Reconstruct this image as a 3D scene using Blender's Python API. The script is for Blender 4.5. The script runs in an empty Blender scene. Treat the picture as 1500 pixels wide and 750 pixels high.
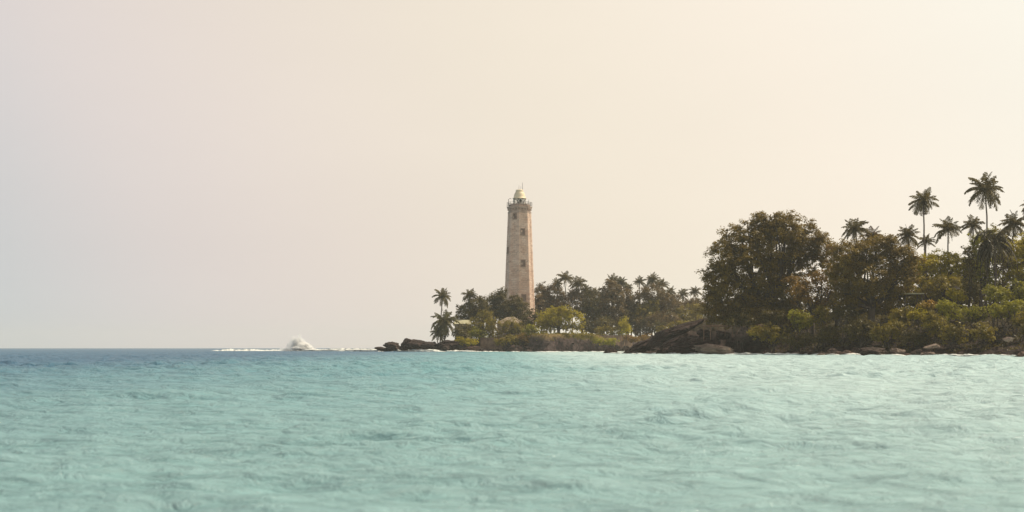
import bpy, math, random
import numpy as np
from mathutils import Vector, Matrix, noise as mnoise

S = bpy.context.scene
COL = S.collection
RAD = math.radians

# ------------------------------------------------------------------ camera
F = 2150.0            # focal length in photo pixels (1500 wide)
CX, HY, CAMZ = 750.0, 509.5, 1.0
cam_d = bpy.data.cameras.new('camera'); cam = bpy.data.objects.new('camera', cam_d); COL.objects.link(cam)
cam.location = (0, 0, CAMZ); cam.rotation_euler = (RAD(90), 0, 0)
cam_d.sensor_width = 36; cam_d.lens = F / 1500 * 36
cam_d.shift_y = (HY - 375) / 1500
cam_d.clip_start = 0.1; cam_d.clip_end = 20000
cam_d.dof.use_dof = True; cam_d.dof.focus_distance = 230; cam_d.dof.aperture_fstop = 2.4
S.camera = cam

# ------------------------------------------------------------------ world, sun, exposure
AZ, EL = RAD(66), RAD(53)
SUN = Vector((math.sin(AZ) * math.cos(EL), math.cos(AZ) * math.cos(EL), math.sin(EL)))
W = bpy.data.worlds.new('World'); S.world = W; W.use_nodes = True
nt = W.node_tree; nt.nodes.clear()
N = nt.nodes.new; L = nt.links.new
bg = N('ShaderNodeBackground'); bg.inputs['Strength'].default_value = 0.1
out = N('ShaderNodeOutputWorld'); L(bg.outputs[0], out.inputs['Surface'])
sky = N('ShaderNodeTexSky'); sky.sky_type = 'NISHITA'; sky.sun_disc = False
sky.sun_elevation = EL; sky.sun_rotation = AZ; sky.dust_density = 6; sky.air_density = 1.0; sky.ozone_density = 1.0
tc = N('ShaderNodeTexCoord')
# humid veil: brighter and creamier towards the sun, cooler away from it
dot = N('ShaderNodeVectorMath'); dot.operation = 'DOT_PRODUCT'
L(tc.outputs['Generated'], dot.inputs[0]); dot.inputs[1].default_value = (0.86, 0.0, 0.50)
mr = N('ShaderNodeMapRange'); mr.inputs['From Min'].default_value = -1; mr.inputs['From Max'].default_value = 1
L(dot.outputs['Value'], mr.inputs['Value'])
ramp = N('ShaderNodeValToRGB'); cr = ramp.color_ramp; cr.interpolation = 'B_SPLINE'
cr.elements[0].position = 0.0; cr.elements[0].color = (0.46, 0.52, 0.54, 1)
cr.elements[1].position = 1.0; cr.elements[1].color = (1.0, 0.95, 0.84, 1)
for p, c in ((0.34, (0.505, 0.61, 0.635)), (0.42, (0.80, 0.695, 0.68)), (0.52, (0.90, 0.805, 0.66)), (0.60, (0.985, 0.88, 0.735)), (0.70, (1.05, 0.955, 0.84)), (0.82, (1.08, 1.02, 0.93))):
    e = cr.elements.new(p); e.color = (*c, 1)
L(mr.outputs['Result'], ramp.inputs['Fac'])
sc = N('ShaderNodeVectorMath'); sc.operation = 'SCALE'; sc.inputs['Scale'].default_value = 10.0
# the veil thins towards the zenith
sz = N('ShaderNodeSeparateXYZ'); L(tc.outputs['Generated'], sz.inputs[0])
mz = N('ShaderNodeMapRange'); mz.interpolation_type = 'SMOOTHSTEP'; mz.inputs['From Min'].default_value = 0.20; mz.inputs['From Max'].default_value = 0.75
mz.inputs['To Min'].default_value = 10.0; mz.inputs['To Max'].default_value = 3.6
L(sz.outputs['Z'], mz.inputs['Value']); cm = N('ShaderNodeMapping'); cm.inputs['Scale'].default_value = (1.0, 1.0, 3.0); cm.inputs['Rotation'].default_value = (0, RAD(18), 0); L(tc.outputs['Generated'], cm.inputs['Vector'])
cn = N('ShaderNodeTexNoise'); cn.inputs['Scale'].default_value = 3.2; cn.inputs['Detail'].default_value = 5; cn.inputs['Roughness'].default_value = 0.5; L(cm.outputs[0], cn.inputs['Vector'])
cv = N('ShaderNodeMapRange'); cv.inputs['To Min'].default_value = 0.955; cv.inputs['To Max'].default_value = 1.045; L(cn.outputs['Fac'], cv.inputs['Value'])
cx = N('ShaderNodeMath'); cx.operation = 'MULTIPLY'; L(mz.outputs['Result'], cx.inputs[0]); L(cv.outputs['Result'], cx.inputs[1]); L(cx.outputs[0], sc.inputs['Scale'])
L(ramp.outputs['Color'], sc.inputs[0])
mx = N('ShaderNodeMix'); mx.data_type = 'RGBA'; mx.inputs['Factor'].default_value = 0.94
L(sky.outputs[0], mx.inputs['A']); L(sc.outputs[0], mx.inputs['B'])
L(mx.outputs['Result'], bg.inputs['Color'])

sun_d = bpy.data.lights.new('sun', 'SUN'); sun_d.energy = 5.0; sun_d.angle = RAD(0.6); sun_d.color = (1.0, 0.87, 0.66)
sun = bpy.data.objects.new('sun', sun_d); COL.objects.link(sun)
sun.rotation_euler = SUN.to_track_quat('Z', 'Y').to_euler(); sun.location = (60, 20, 80)

S.view_settings.view_transform = 'Standard'; S.view_settings.look = 'None'
S.view_settings.exposure = 0.0; S.view_settings.gamma = 1.0; S.view_settings.use_curve_mapping = False
S.render.engine = 'CYCLES'
cy = S.cycles
cy.max_bounces = 10; cy.diffuse_bounces = 4; cy.glossy_bounces = 2; cy.transmission_bounces = 2
cy.volume_bounces = 8; cy.transparent_max_bounces = 4; cy.sample_clamp_indirect = 4.0; cy.caustics_reflective = False; cy.caustics_refractive = False
cy.use_denoising = True; cy.use_adaptive_sampling = False; cy.denoiser = 'OPENIMAGEDENOISE'; cy.denoising_input_passes = 'RGB_ALBEDO_NORMAL'; cy.denoising_prefilter = 'ACCURATE'

HAZE_DENSITY = 0.00018

# ------------------------------------------------------------------ helpers
def P(px, py, Y):
    """photo pixel at distance Y -> world point"""
    return np.array([(px - CX) / F * Y, Y, CAMZ + (HY - py) / F * Y])

def mat(name, build):
    m = bpy.data.materials.new(name); m.use_nodes = True
    t = m.node_tree; t.nodes.clear()
    o = t.nodes.new('ShaderNodeOutputMaterial')
    build(t, o, t.nodes.new, t.links.new)
    return m

def mesh_obj(name, V, Fc, m, parent=None, smooth=False, quads=None):
    me = bpy.data.meshes.new(name)
    if isinstance(Fc, np.ndarray):
        V = np.asarray(V, dtype=np.float32)
        k = Fc.shape[1]; nf = len(Fc)
        me.vertices.add(len(V)); me.vertices.foreach_set('co', V.ravel())
        me.loops.add(nf * k); me.loops.foreach_set('vertex_index', Fc.astype(np.int32).ravel())
        me.polygons.add(nf); me.polygons.foreach_set('loop_start', np.arange(0, nf * k, k, dtype=np.int32))
        me.update(calc_edges=True); me.validate()
    else:
        me.from_pydata([tuple(map(float, v)) for v in V], [], Fc); me.update()
    if smooth:
        me.polygons.foreach_set('use_smooth', np.ones(len(me.polygons), dtype=bool))
    if isinstance(m, (list, tuple)):
        for q in m: me.materials.append(q)
    elif m: me.materials.append(m)
    o = bpy.data.objects.new(name, me); COL.objects.link(o)
    if parent: o.parent = parent
    return o

def tag(o, label=None, cat=None, group=None, kind=None):
    if label: o['label'] = label
    if cat: o['category'] = cat
    if group: o['group'] = group
    if kind: o['kind'] = kind
    return o

def thing(name, label, cat, loc=(0, 0, 0), rz=0, group=None):
    o = bpy.data.objects.new(name, None); COL.objects.link(o)
    o.empty_display_size = 0.3
    o.location = [float(v) for v in loc]; o.rotation_euler = (0, 0, rz)
    return tag(o, label, cat, group)

class MB:
    """collects solids into one mesh"""
    def __init__(s): s.V = []; s.F = []
    def add(s, V, Fc):
        n = len(s.V); s.V += [tuple(map(float, v)) for v in V]; s.F += [[i + n for i in f] for f in Fc]
    def box(s, c, size, M=None):
        x, y, z = [v / 2 for v in size]
        V = [Vector((a * x, b * y, d * z)) for a in (-1, 1) for b in (-1, 1) for d in (-1, 1)]
        if M is not None: V = [M @ v for v in V]
        V = [v + Vector(c) for v in V]
        s.add(V, [[0, 1, 3, 2], [4, 6, 7, 5], [0, 4, 5, 1], [2, 3, 7, 6], [0, 2, 6, 4], [1, 5, 7, 3]])
    def tube(s, pts, rad, n=7, cap=True):
        pts = [Vector(p) for p in pts]
        if not hasattr(rad, '__len__'): rad = [rad] * len(pts)
        rings = []
        for i, p in enumerate(pts):
            d = (pts[min(i + 1, len(pts) - 1)] - pts[max(i - 1, 0)]).normalized()
            a = d.orthogonal().normalized() if abs(d.z) < .9 else Vector((1, 0, 0))
            a = (a - d * a.dot(d)).normalized(); b = d.cross(a)
            rings.append([p + (a * math.cos(t) + b * math.sin(t)) * rad[i] for t in [2 * math.pi * k / n for k in range(n)]])
        V = [v for r in rings for v in r]; Fc = []
        for i in range(len(pts) - 1):
            for k in range(n):
                Fc.append([i * n + k, i * n + (k + 1) % n, (i + 1) * n + (k + 1) % n, (i + 1) * n + k])
        if cap:
            Fc.append(list(range(n))[::-1]); Fc.append([(len(pts) - 1) * n + k for k in range(n)])
        s.add(V, Fc)
    def lathe(s, prof, n=24, phase=0, c=(0, 0, 0)):
        V = []; Fc = []
        for (r, z) in prof:
            V += [(c[0] + r * math.cos(phase + 2 * math.pi * k / n), c[1] + r * math.sin(phase + 2 * math.pi * k / n), c[2] + z) for k in range(n)]
        for i in range(len(prof) - 1):
            for k in range(n):
                Fc.append([i * n + k, i * n + (k + 1) % n, (i + 1) * n + (k + 1) % n, (i + 1) * n + k])
        Fc.append(list(range(n))[::-1]); Fc.append([(len(prof) - 1) * n + k for k in range(n)])
        s.add(V, Fc)
    def build(s, name, m, parent=None, smooth=False): return mesh_obj(name, s.V, s.F, m, parent, smooth)

# ------------------------------------------------------------------ materials
def leaf_mat(name, c1, c2, trans=0.25, rough=0.42):
    def b(t, o, N, L):
        g = N('ShaderNodeNewGeometry')
        nz = N('ShaderNodeTexNoise'); nz.inputs['Scale'].default_value = 0.45; nz.inputs['Detail'].default_value = 2
        L(g.outputs['Position'], nz.inputs['Vector'])
        ad = N('ShaderNodeMath'); ad.operation = 'MULTIPLY_ADD'; ad.inputs[1].default_value = 0.35
        L(g.outputs['Random Per Island'], ad.inputs[0])
        s2 = N('ShaderNodeMath'); s2.operation = 'MULTIPLY_ADD'; s2.inputs[1].default_value = 1.9; s2.inputs[2].default_value = -0.47
        L(nz.outputs['Fac'], s2.inputs[0]); L(s2.outputs[0], ad.inputs[2])
        mx = N('ShaderNodeMix'); mx.data_type = 'RGBA'; mx.clamp_factor = True
        L(ad.outputs[0], mx.inputs['Factor']); mx.inputs['A'].default_value = (*c1, 1); mx.inputs['B'].default_value = (*c2, 1)
        p = N('ShaderNodeBsdfPrincipled'); L(mx.outputs['Result'], p.inputs['Base Color'])
        p.inputs['Roughness'].default_value = rough; p.inputs['Specular IOR Level'].default_value = 0.15
        tr = N('ShaderNodeBsdfTranslucent'); L(mx.outputs['Result'], tr.inputs['Color'])
        ms = N('ShaderNodeMixShader'); ms.inputs[0].default_value = trans
        L(p.outputs[0], ms.inputs[1]); L(tr.outputs[0], ms.inputs[2]); L(ms.outputs[0], o.inputs['Surface'])
    return mat(name, b)

def noisy_mat(name, c1, c2, scale=1.0, rough=0.85, bump=0.3, bscale=6.0, c3=None, stretch=(1, 1, 1), spec=0.3, bdist=0.15):
    def b(t, o, N, L):
        tc = N('ShaderNodeTexCoord'); mp = N('ShaderNodeMapping'); mp.inputs['Scale'].default_value = stretch
        L(tc.outputs['Object'], mp.inputs['Vector'])
        nz = N('ShaderNodeTexNoise'); nz.inputs['Scale'].default_value = scale; nz.inputs['Detail'].default_value = 6; nz.inputs['Roughness'].default_value = 0.65
        L(mp.outputs[0], nz.inputs['Vector'])
        rp = N('ShaderNodeValToRGB'); rp.color_ramp.elements[0].position = 0.35; rp.color_ramp.elements[1].position = 0.68
        rp.color_ramp.elements[0].color = (*c1, 1); rp.color_ramp.elements[1].color = (*c2, 1)
        if c3:
            e = rp.color_ramp.elements.new(0.52); e.color = (*c3, 1)
        L(nz.outputs['Fac'], rp.inputs['Fac'])
        p = N('ShaderNodeBsdfPrincipled'); L(rp.outputs[0], p.inputs['Base Color'])
        p.inputs['Roughness'].default_value = rough; p.inputs['Specular IOR Level'].default_value = spec
        if bump:
            n2 = N('ShaderNodeTexNoise'); n2.inputs['Scale'].default_value = bscale; n2.inputs['Detail'].default_value = 5
            L(mp.outputs[0], n2.inputs['Vector'])
            bp = N('ShaderNodeBump'); bp.inputs['Strength'].default_value = bump; bp.inputs['Distance'].default_value = bdist
            L(n2.outputs['Fac'], bp.inputs['Height']); L(bp.outputs[0], p.inputs['Normal'])
        L(p.outputs[0], o.inputs['Surface'])
    return mat(name, b)

M = {}
M['leaf_brown'] = leaf_mat('leaf_brown_olive', (0.066, 0.041, 0.011), (0.27, 0.185, 0.027), 0.44)
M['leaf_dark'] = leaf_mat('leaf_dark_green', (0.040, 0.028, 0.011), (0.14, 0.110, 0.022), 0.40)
M['leaf_amber'] = leaf_mat('leaf_amber', (0.10, 0.052, 0.015), (0.32, 0.19, 0.032), 0.4)
M['leaf_yellow'] = leaf_mat('leaf_yellow_green', (0.20, 0.165, 0.010), (0.50, 0.41, 0.022), 0.5)
M['leaf_olive'] = leaf_mat('leaf_olive', (0.085, 0.068, 0.012), (0.30, 0.235, 0.026), 0.45)
M['leaf_green'] = leaf_mat('leaf_mid_green', (0.075, 0.072, 0.010), (0.40, 0.37, 0.034), 0.5)
M['leaf_croton'] = leaf_mat('leaf_croton', (0.20, 0.17, 0.02), (0.42, 0.24, 0.035), 0.35)
M['leaf_casuarina'] = leaf_mat('leaf_casuarina', (0.062, 0.040, 0.020), (0.20, 0.135, 0.045), 0.35)
M['leaf_dead'] = leaf_mat('leaf_dead_brown', (0.045, 0.032, 0.022), (0.085, 0.062, 0.038), 0.1)
M['palm'] = leaf_mat('palm_frond', (0.060, 0.048, 0.022), (0.16, 0.125, 0.044), 0.35, 0.45)
M['palm_dry'] = leaf_mat('palm_frond_dry', (0.085, 0.055, 0.030), (0.15, 0.10, 0.045), 0.25)
M['palm_olive'] = leaf_mat('palm_frond_olive', (0.075, 0.065, 0.022), (0.15, 0.125, 0.04), 0.3)
M['bark'] = noisy_mat('bark', (0.045, 0.032, 0.026), (0.11, 0.085, 0.065), 2.0, bump=0.6, stretch=(1, 1, .3))
M['palm_bark'] = noisy_mat('palm_bark', (0.085, 0.062, 0.050), (0.17, 0.13, 0.10), 1.5, bump=0.5, stretch=(.4, .4, 4))
M['pale_bark'] = noisy_mat('pale_bark', (0.20, 0.15, 0.12), (0.30, 0.24, 0.19), 1.5, bump=0.5)
M['rock_dark'] = noisy_mat('rock_dark', (0.020, 0.011, 0.010), (0.080, 0.050, 0.041), 1.1, 0.7, 1.0, 3.5, c3=(0.036, 0.021, 0.019), spec=.12)
M['rock_mid'] = noisy_mat('rock_mid', (0.032, 0.022, 0.020), (0.13, 0.092, 0.074), 1.1, 0.8, 1.0, 3.5, c3=(0.062, 0.044, 0.038), spec=.12)
M['rock_pale'] = noisy_mat('rock_pale', (0.13, 0.09, 0.074), (0.42, 0.33, 0.265), 0.9, 0.8, 0.7, 3.0, c3=(0.24, 0.175, 0.142))
M['rock_red'] = noisy_mat('rock_red', (0.055, 0.03, 0.024), (0.18, 0.105, 0.08), 0.9, 0.8, 0.7, 3.0)
M['rust'] = noisy_mat('rusty_rail', (0.13, 0.075, 0.05), (0.24, 0.14, 0.09), 3.0, bump=0.2)
M['white_paint'] = noisy_mat('white_paint', (0.60, 0.56, 0.49), (0.80, 0.76, 0.68), 0.8, 0.6, 0.1)
M['dome'] = noisy_mat('dome_cream', (0.78, 0.63, 0.43), (0.86, 0.73, 0.54), 0.7, 0.5, 0.05)
M['metal'] = noisy_mat('weathered_metal', (0.13, 0.11, 0.10), (0.25, 0.22, 0.20), 2.0, 0.5, 0.1)
M['gallery'] = noisy_mat('gallery_stone', (0.34, 0.235, 0.19), (0.55, 0.42, 0.345), 0.8, 0.85, 0.4)
M['window_dark'] = noisy_mat('window_dark', (0.15, 0.10, 0.078), (0.22, 0.155, 0.12), 1.0, 0.4, 0)
M['window_frame'] = noisy_mat('window_frame', (0.26, 0.18, 0.14), (0.40, 0.29, 0.23), 1.0, 0.8, 0.2)
M['plaster'] = noisy_mat('plaster_wall', (0.24, 0.18, 0.15), (0.42, 0.35, 0.29), 0.6, 0.9, 0.2)
M['roof_pale'] = noisy_mat('roof_pale', (0.36, 0.33, 0.20), (0.58, 0.54, 0.38), 0.8, 0.7, 0.3, stretch=(1, 6, 1))
M['roof_grey'] = noisy_mat('roof_grey', (0.20, 0.155, 0.12), (0.34, 0.27, 0.20), 0.8, 0.8, 0.4, stretch=(6, 1, 1))
M['wall_stone'] = noisy_mat('wall_stone', (0.13, 0.08, 0.06), (0.30, 0.20, 0.14), 0.9, 0.9, 0.7, 2.5)
M['foam'] = noisy_mat('foam', (0.70, 0.72, 0.70), (0.84, 0.85, 0.83), 2.0, 0.9, 0.0)

def spray_b(t, o, N, L):
    d = N('ShaderNodeBsdfDiffuse'); d.inputs['Color'].default_value = (0.86, 0.85, 0.82, 1)
    tr = N('ShaderNodeBsdfTranslucent'); tr.inputs['Color'].default_value = (0.86, 0.85, 0.82, 1)
    ms = N('ShaderNodeMixShader'); ms.inputs[0].default_value = 0.45
    L(d.outputs[0], ms.inputs[1]); L(tr.outputs[0], ms.inputs[2]); L(ms.outputs[0], o.inputs['Surface'])
M['spray'] = mat('spray', spray_b)

def stone_b(t, o, N, L):
    uv = N('ShaderNodeUVMap'); uv.uv_map = 'UVMap'
    br = N('ShaderNodeTexBrick'); L(uv.outputs[0], br.inputs['Vector'])
    br.inputs['Scale'].default_value = 1.0; br.inputs['Brick Width'].default_value = 1.15; br.inputs['Row Height'].default_value = 0.62
    br.inputs['Mortar Size'].default_value = 0.045; br.inputs['Mortar Smooth'].default_value = 0.3
    br.inputs['Color1'].default_value = (0.70, 0.525, 0.43, 1); br.inputs['Color2'].default_value = (0.80, 0.645, 0.54, 1); br.inputs['Mortar'].default_value = (0.48, 0.36, 0.30, 1)
    nz = N('ShaderNodeTexNoise'); nz.inputs['Scale'].default_value = 0.35; nz.inputs['Detail'].default_value = 5
    L(uv.outputs[0], nz.inputs['Vector'])
    rp = N('ShaderNodeValToRGB'); rp.color_ramp.elements[0].color = (0.84, 0.74, 0.68, 1); rp.color_ramp.elements[1].color = (1.04, 1.03, 1.01, 1)
    rp.color_ramp.elements[0].position = 0.35; rp.color_ramp.elements[1].position = 0.65
    L(nz.outputs['Fac'], rp.inputs['Fac'])
    mu = N('ShaderNodeMix'); mu.data_type = 'RGBA'; mu.blend_type = 'MULTIPLY'; mu.inputs['Factor'].default_value = 1
    L(br.outputs['Color'], mu.inputs['A']); L(rp.outputs[0], mu.inputs['B'])
    p = N('ShaderNodeBsdfPrincipled'); p.inputs['Roughness'].default_value = 0.9; p.inputs['Specular IOR Level'].default_value = 0.2
    L(mu.outputs['Result'], p.inputs['Base Color'])
    bp = N('ShaderNodeBump'); bp.inputs['Strength'].default_value = 0.8; bp.inputs['Distance'].default_value = 0.06; bp.invert = True
    L(br.outputs['Fac'], bp.inputs['Height']); L(bp.outputs[0], p.inputs['Normal'])
    L(p.outputs[0], o.inputs['Surface'])
M['stone'] = mat('coursed_stone', stone_b)

def glass_b(t, o, N, L):
    p = N('ShaderNodeBsdfPrincipled'); p.inputs['Base Color'].default_value = (0.85, 0.84, 0.8, 1); p.inputs['Roughness'].default_value = 0.05
    p.inputs['Transmission Weight'].default_value = 1.0; p.inputs['IOR'].default_value = 1.1
    L(p.outputs[0], o.inputs['Surface'])
M['glass'] = mat('lantern_glass', glass_b)

def ground_b(c_grass, c_soil, c_rock, zlo, zhi):
    def b(t, o, N, L):
        g = N('ShaderNodeNewGeometry'); sx = N('ShaderNodeSeparateXYZ'); L(g.outputs['Position'], sx.inputs[0])
        nz = N('ShaderNodeTexNoise'); nz.inputs['Scale'].default_value = 0.25; nz.inputs['Detail'].default_value = 6; L(g.outputs['Position'], nz.inputs['Vector'])
        n2 = N('ShaderNodeTexNoise'); n2.inputs['Scale'].default_value = 1.3; n2.inputs['Detail'].default_value = 6; L(g.outputs['Position'], n2.inputs['Vector'])
        zz = N('ShaderNodeMath'); zz.operation = 'MULTIPLY_ADD'; zz.inputs[1].default_value = 2.4; L(nz.outputs['Fac'], zz.inputs[0]); L(sx.outputs['Z'], zz.inputs[2])
        mr = N('ShaderNodeMapRange'); mr.interpolation_type = 'SMOOTHSTEP'; mr.inputs['From Min'].default_value = zlo + 1.2; mr.inputs['From Max'].default_value = zhi + 1.2; L(zz.outputs[0], mr.inputs['Value'])
        m1 = N('ShaderNodeMix'); m1.data_type = 'RGBA'; L(n2.outputs['Fac'], m1.inputs['Factor']); m1.inputs['A'].default_value = (*c_soil, 1); m1.inputs['B'].default_value = (*c_grass, 1)
        rr = N('ShaderNodeValToRGB'); rr.color_ramp.elements[0].position = .35; rr.color_ramp.elements[1].position = .7
        rr.color_ramp.elements[0].color = (*[v * .45 for v in c_rock], 1); rr.color_ramp.elements[1].color = (*[v * 1.5 for v in c_rock], 1); L(n2.outputs['Fac'], rr.inputs['Fac'])
        m2 = N('ShaderNodeMix'); m2.data_type = 'RGBA'; L(mr.outputs[0], m2.inputs['Factor']); L(rr.outputs[0], m2.inputs['A']); L(m1.outputs['Result'], m2.inputs['B'])
        p = N('ShaderNodeBsdfPrincipled'); p.inputs['Roughness'].default_value = .9; p.inputs['Specular IOR Level'].default_value = .2; L(m2.outputs['Result'], p.inputs['Base Color'])
        bp = N('ShaderNodeBump'); bp.inputs['Strength'].default_value = .8; bp.inputs['Distance'].default_value = .4; L(n2.outputs['Fac'], bp.inputs['Height']); L(bp.outputs[0], p.inputs['Normal'])
        L(p.outputs[0], o.inputs['Surface'])
    return b
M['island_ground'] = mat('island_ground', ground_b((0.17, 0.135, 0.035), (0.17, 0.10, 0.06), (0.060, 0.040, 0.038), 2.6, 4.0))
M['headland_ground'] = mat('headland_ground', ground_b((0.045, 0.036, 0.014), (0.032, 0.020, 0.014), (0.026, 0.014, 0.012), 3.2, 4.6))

def water_b(t, o, N, L):
    g = N('ShaderNodeNewGeometry'); sx = N('ShaderNodeSeparateXYZ'); L(g.outputs['Position'], sx.inputs[0])
    big = N('ShaderNodeTexNoise'); big.inputs['Scale'].default_value = 0.035; big.inputs['Detail'].default_value = 4; L(g.outputs['Position'], big.inputs['Vector'])
    # sandy shallows -> turquoise -> offshore blue on the left
    a = N('ShaderNodeMath'); a.operation = 'MULTIPLY_ADD'; a.inputs[1].default_value = 22.0; L(big.outputs['Fac'], a.inputs[0])
    ng = N('ShaderNodeMath'); ng.operation = 'MULTIPLY'; ng.inputs[1].default_value = -1; L(sx.outputs['X'], ng.inputs[0]); L(ng.outputs[0], a.inputs[2])
    dp = N('ShaderNodeMapRange'); dp.interpolation_type = 'SMOOTHSTEP'; dp.inputs['From Min'].default_value = 2; dp.inputs['From Max'].default_value = 44; L(a.outputs[0], dp.inputs['Value'])
    yy = N('ShaderNodeMath'); yy.operation = 'MULTIPLY_ADD'; yy.inputs[1].default_value = 12.0; L(big.outputs['Fac'], yy.inputs[0]); L(sx.outputs['Y'], yy.inputs[2])
    nr = N('ShaderNodeMapRange'); nr.interpolation_type = 'SMOOTHSTEP'; nr.inputs['From Min'].default_value = 8; nr.inputs['From Max'].default_value = 70; L(yy.outputs[0], nr.inputs['Value'])
    m0 = N('ShaderNodeMix'); m0.data_type = 'RGBA'; L(nr.outputs[0], m0.inputs['Factor'])
    m0.inputs['A'].default_value = (0.265, 0.44, 0.465, 1); m0.inputs['B'].default_value = (0.20, 0.39, 0.43, 1)
    m1 = N('ShaderNodeMix'); m1.data_type = 'RGBA'; L(dp.outputs[0], m1.inputs['Factor']); L(m0.outputs['Result'], m1.inputs['A']); m1.inputs['B'].default_value = (0.075, 0.16, 0.255, 1)
    # pale sand bottom showing through on the beach side
    xs = N('ShaderNodeMath'); xs.operation = 'MULTIPLY_ADD'; xs.inputs[1].default_value = 10.0; L(big.outputs['Fac'], xs.inputs[0]); L(sx.outputs['X'], xs.inputs[2])
    xr = N('ShaderNodeMapRange'); xr.interpolation_type = 'SMOOTHSTEP'; xr.inputs['From Min'].default_value = 2; xr.inputs['From Max'].default_value = 15; L(xs.outputs[0], xr.inputs['Value'])
    m2 = N('ShaderNodeMix'); m2.data_type = 'RGBA'; L(xr.outputs[0], m2.inputs['Factor']); L(m1.outputs['Result'], m2.inputs['A']); m2.inputs['B'].default_value = (0.44, 0.585, 0.61, 1)
    p = N('ShaderNodeBsdfDiffuse'); L(m2.outputs['Result'], p.inputs['Color'])
    gl = N('ShaderNodeBsdfGlossy'); gl.inputs['Roughness'].default_value = 0.085; fr = N('ShaderNodeFresnel'); fr.inputs['IOR'].default_value = 1.33
    fm = N('ShaderNodeMath'); fm.operation = 'MULTIPLY'; fm.inputs[1].default_value = 0.5; L(fr.outputs[0], fm.inputs[0])
    ms = N('ShaderNodeMixShader'); L(fm.outputs[0], ms.inputs[0]); L(p.outputs[0], ms.inputs[1]); L(gl.outputs[0], ms.inputs[2])
    mp = N('ShaderNodeMapping'); mp.inputs['Scale'].default_value = (0.8, 1.0, 1.0); mp.inputs['Rotation'].default_value = (0, 0, RAD(12)); L(g.outputs['Position'], mp.inputs['Vector'])
    n1 = N('ShaderNodeTexNoise'); n1.inputs['Scale'].default_value = 3.6; n1.inputs['Detail'].default_value = 8; n1.inputs['Roughness'].default_value = .63; n1.inputs['Distortion'].default_value = .4; L(mp.outputs[0], n1.inputs['Vector'])
    n2 = N('ShaderNodeTexNoise'); n2.inputs['Scale'].default_value = 0.8; n2.inputs['Detail'].default_value = 3; L(mp.outputs[0], n2.inputs['Vector'])
    ad = N('ShaderNodeMath'); ad.operation = 'MULTIPLY_ADD'; ad.inputs[1].default_value = 3.0; L(n2.outputs['Fac'], ad.inputs[0]); L(n1.outputs['Fac'], ad.inputs[2])
    bp = N('ShaderNodeBump'); bp.inputs['Strength'].default_value = 1.0; bp.inputs['Distance'].default_value = 0.16; L(ad.outputs[0], bp.inputs['Height']); L(bp.outputs[0], p.inputs['Normal']); L(bp.outputs[0], gl.inputs['Normal']); L(bp.outputs[0], fr.inputs['Normal'])
    L(ms.outputs[0], o.inputs['Surface'])
M['water'] = mat('sea_water', water_b)

# ------------------------------------------------------------------ sea
def build_sea():
    rng = np.random.default_rng(5)
    R = [2.0]
    while R[-1] < 900: R.append(R[-1] * 1.0025 if R[-1] > 5 else R[-1] + 0.05)
    while R[-1] < 4000: R.append(R[-1] * 1.03)
    R = np.array(R)
    fine = np.arange(-23, 23.001, 0.06)
    th = np.concatenate([fine, np.arange(26, 335, 3.0)])
    th = np.radians(th); nT = len(th); nR = len(R)
    RR, TT = np.meshgrid(R, th, indexing='ij')
    X = RR * np.sin(TT); Y = RR * np.cos(TT); Z = np.zeros_like(X)
    sp = np.maximum(RR * 0.0025, 0.015)
    lam = np.exp(rng.uniform(math.log(0.22), math.log(7), 90))
    env = 0.5 + 0.35 * np.sin(X * .11 + Y * .05) * np.sin(Y * .08 - X * .03 + 1) + 0.25 * np.sin(X * .37 - Y * .29)
    far = .8 + 1.5 * np.clip((RR - 14) / 60, 0, 1)
    for l in lam:
        d = RAD(-90 + rng.normal(8, 34)); k = 2 * math.pi / l
        amp = 0.0074 * l ** 0.85 if l < 2.2 else 0.0065 * (l / 2.2) ** 0.35
        f = np.clip((l / sp - 2.5) / 3, 0, 1)
        ph = k * (X * math.cos(d) + Y * math.sin(d)) + rng.uniform(0, 6.28)
        s = np.sin(ph)
        Z += amp * f * far * (s + 0.25 * np.cos(2 * ph)) * (env if l < 2 else 1)
    Z *= np.clip((1400 - RR) / 500, 0, 1)
    V = np.stack([X, Y, Z], -1).reshape(-1, 3)
    idx = np.arange(nR * nT).reshape(nR, nT); nx = np.roll(idx, -1, axis=1)
    Fq = np.stack([idx[:-1], idx[1:], nx[1:], nx[:-1]], -1).reshape(-1, 4)
    ctr = len(V); V = np.vstack([V, [[0, 0, 0]]])
    fan = np.stack([np.full(nT, ctr), idx[0], nx[0], nx[0]], -1)
    Fq = Fq[:, ::-1]
    me = mesh_obj('sea_water', V, Fq, M['water'], smooth=True)
    tag(me, 'turquoise rippled sea turning blue offshore', 'sea', kind='structure')
build_sea()

# ------------------------------------------------------------------ land
def poly_sd(poly, X, Y):
    px = np.array(poly, dtype=float); q = np.roll(px, -1, axis=0)
    d = np.full(X.shape, 1e9); inside = np.zeros(X.shape, bool)
    for (ax, ay), (bx, by) in zip(px, q):
        vx, vy = bx - ax, by - ay
        t = np.clip(((X - ax) * vx + (Y - ay) * vy) / (vx * vx + vy * vy), 0, 1)
        d = np.minimum(d, np.hypot(X - ax - t * vx, Y - ay - t * vy))
        c = (ay > Y) != (by > Y)
        xi = ax + (Y - ay) * vx / (vy if abs(vy) > 1e-9 else 1e-9)
        inside ^= c & (X < xi)
    return np.where(inside, d, -d)

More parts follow.
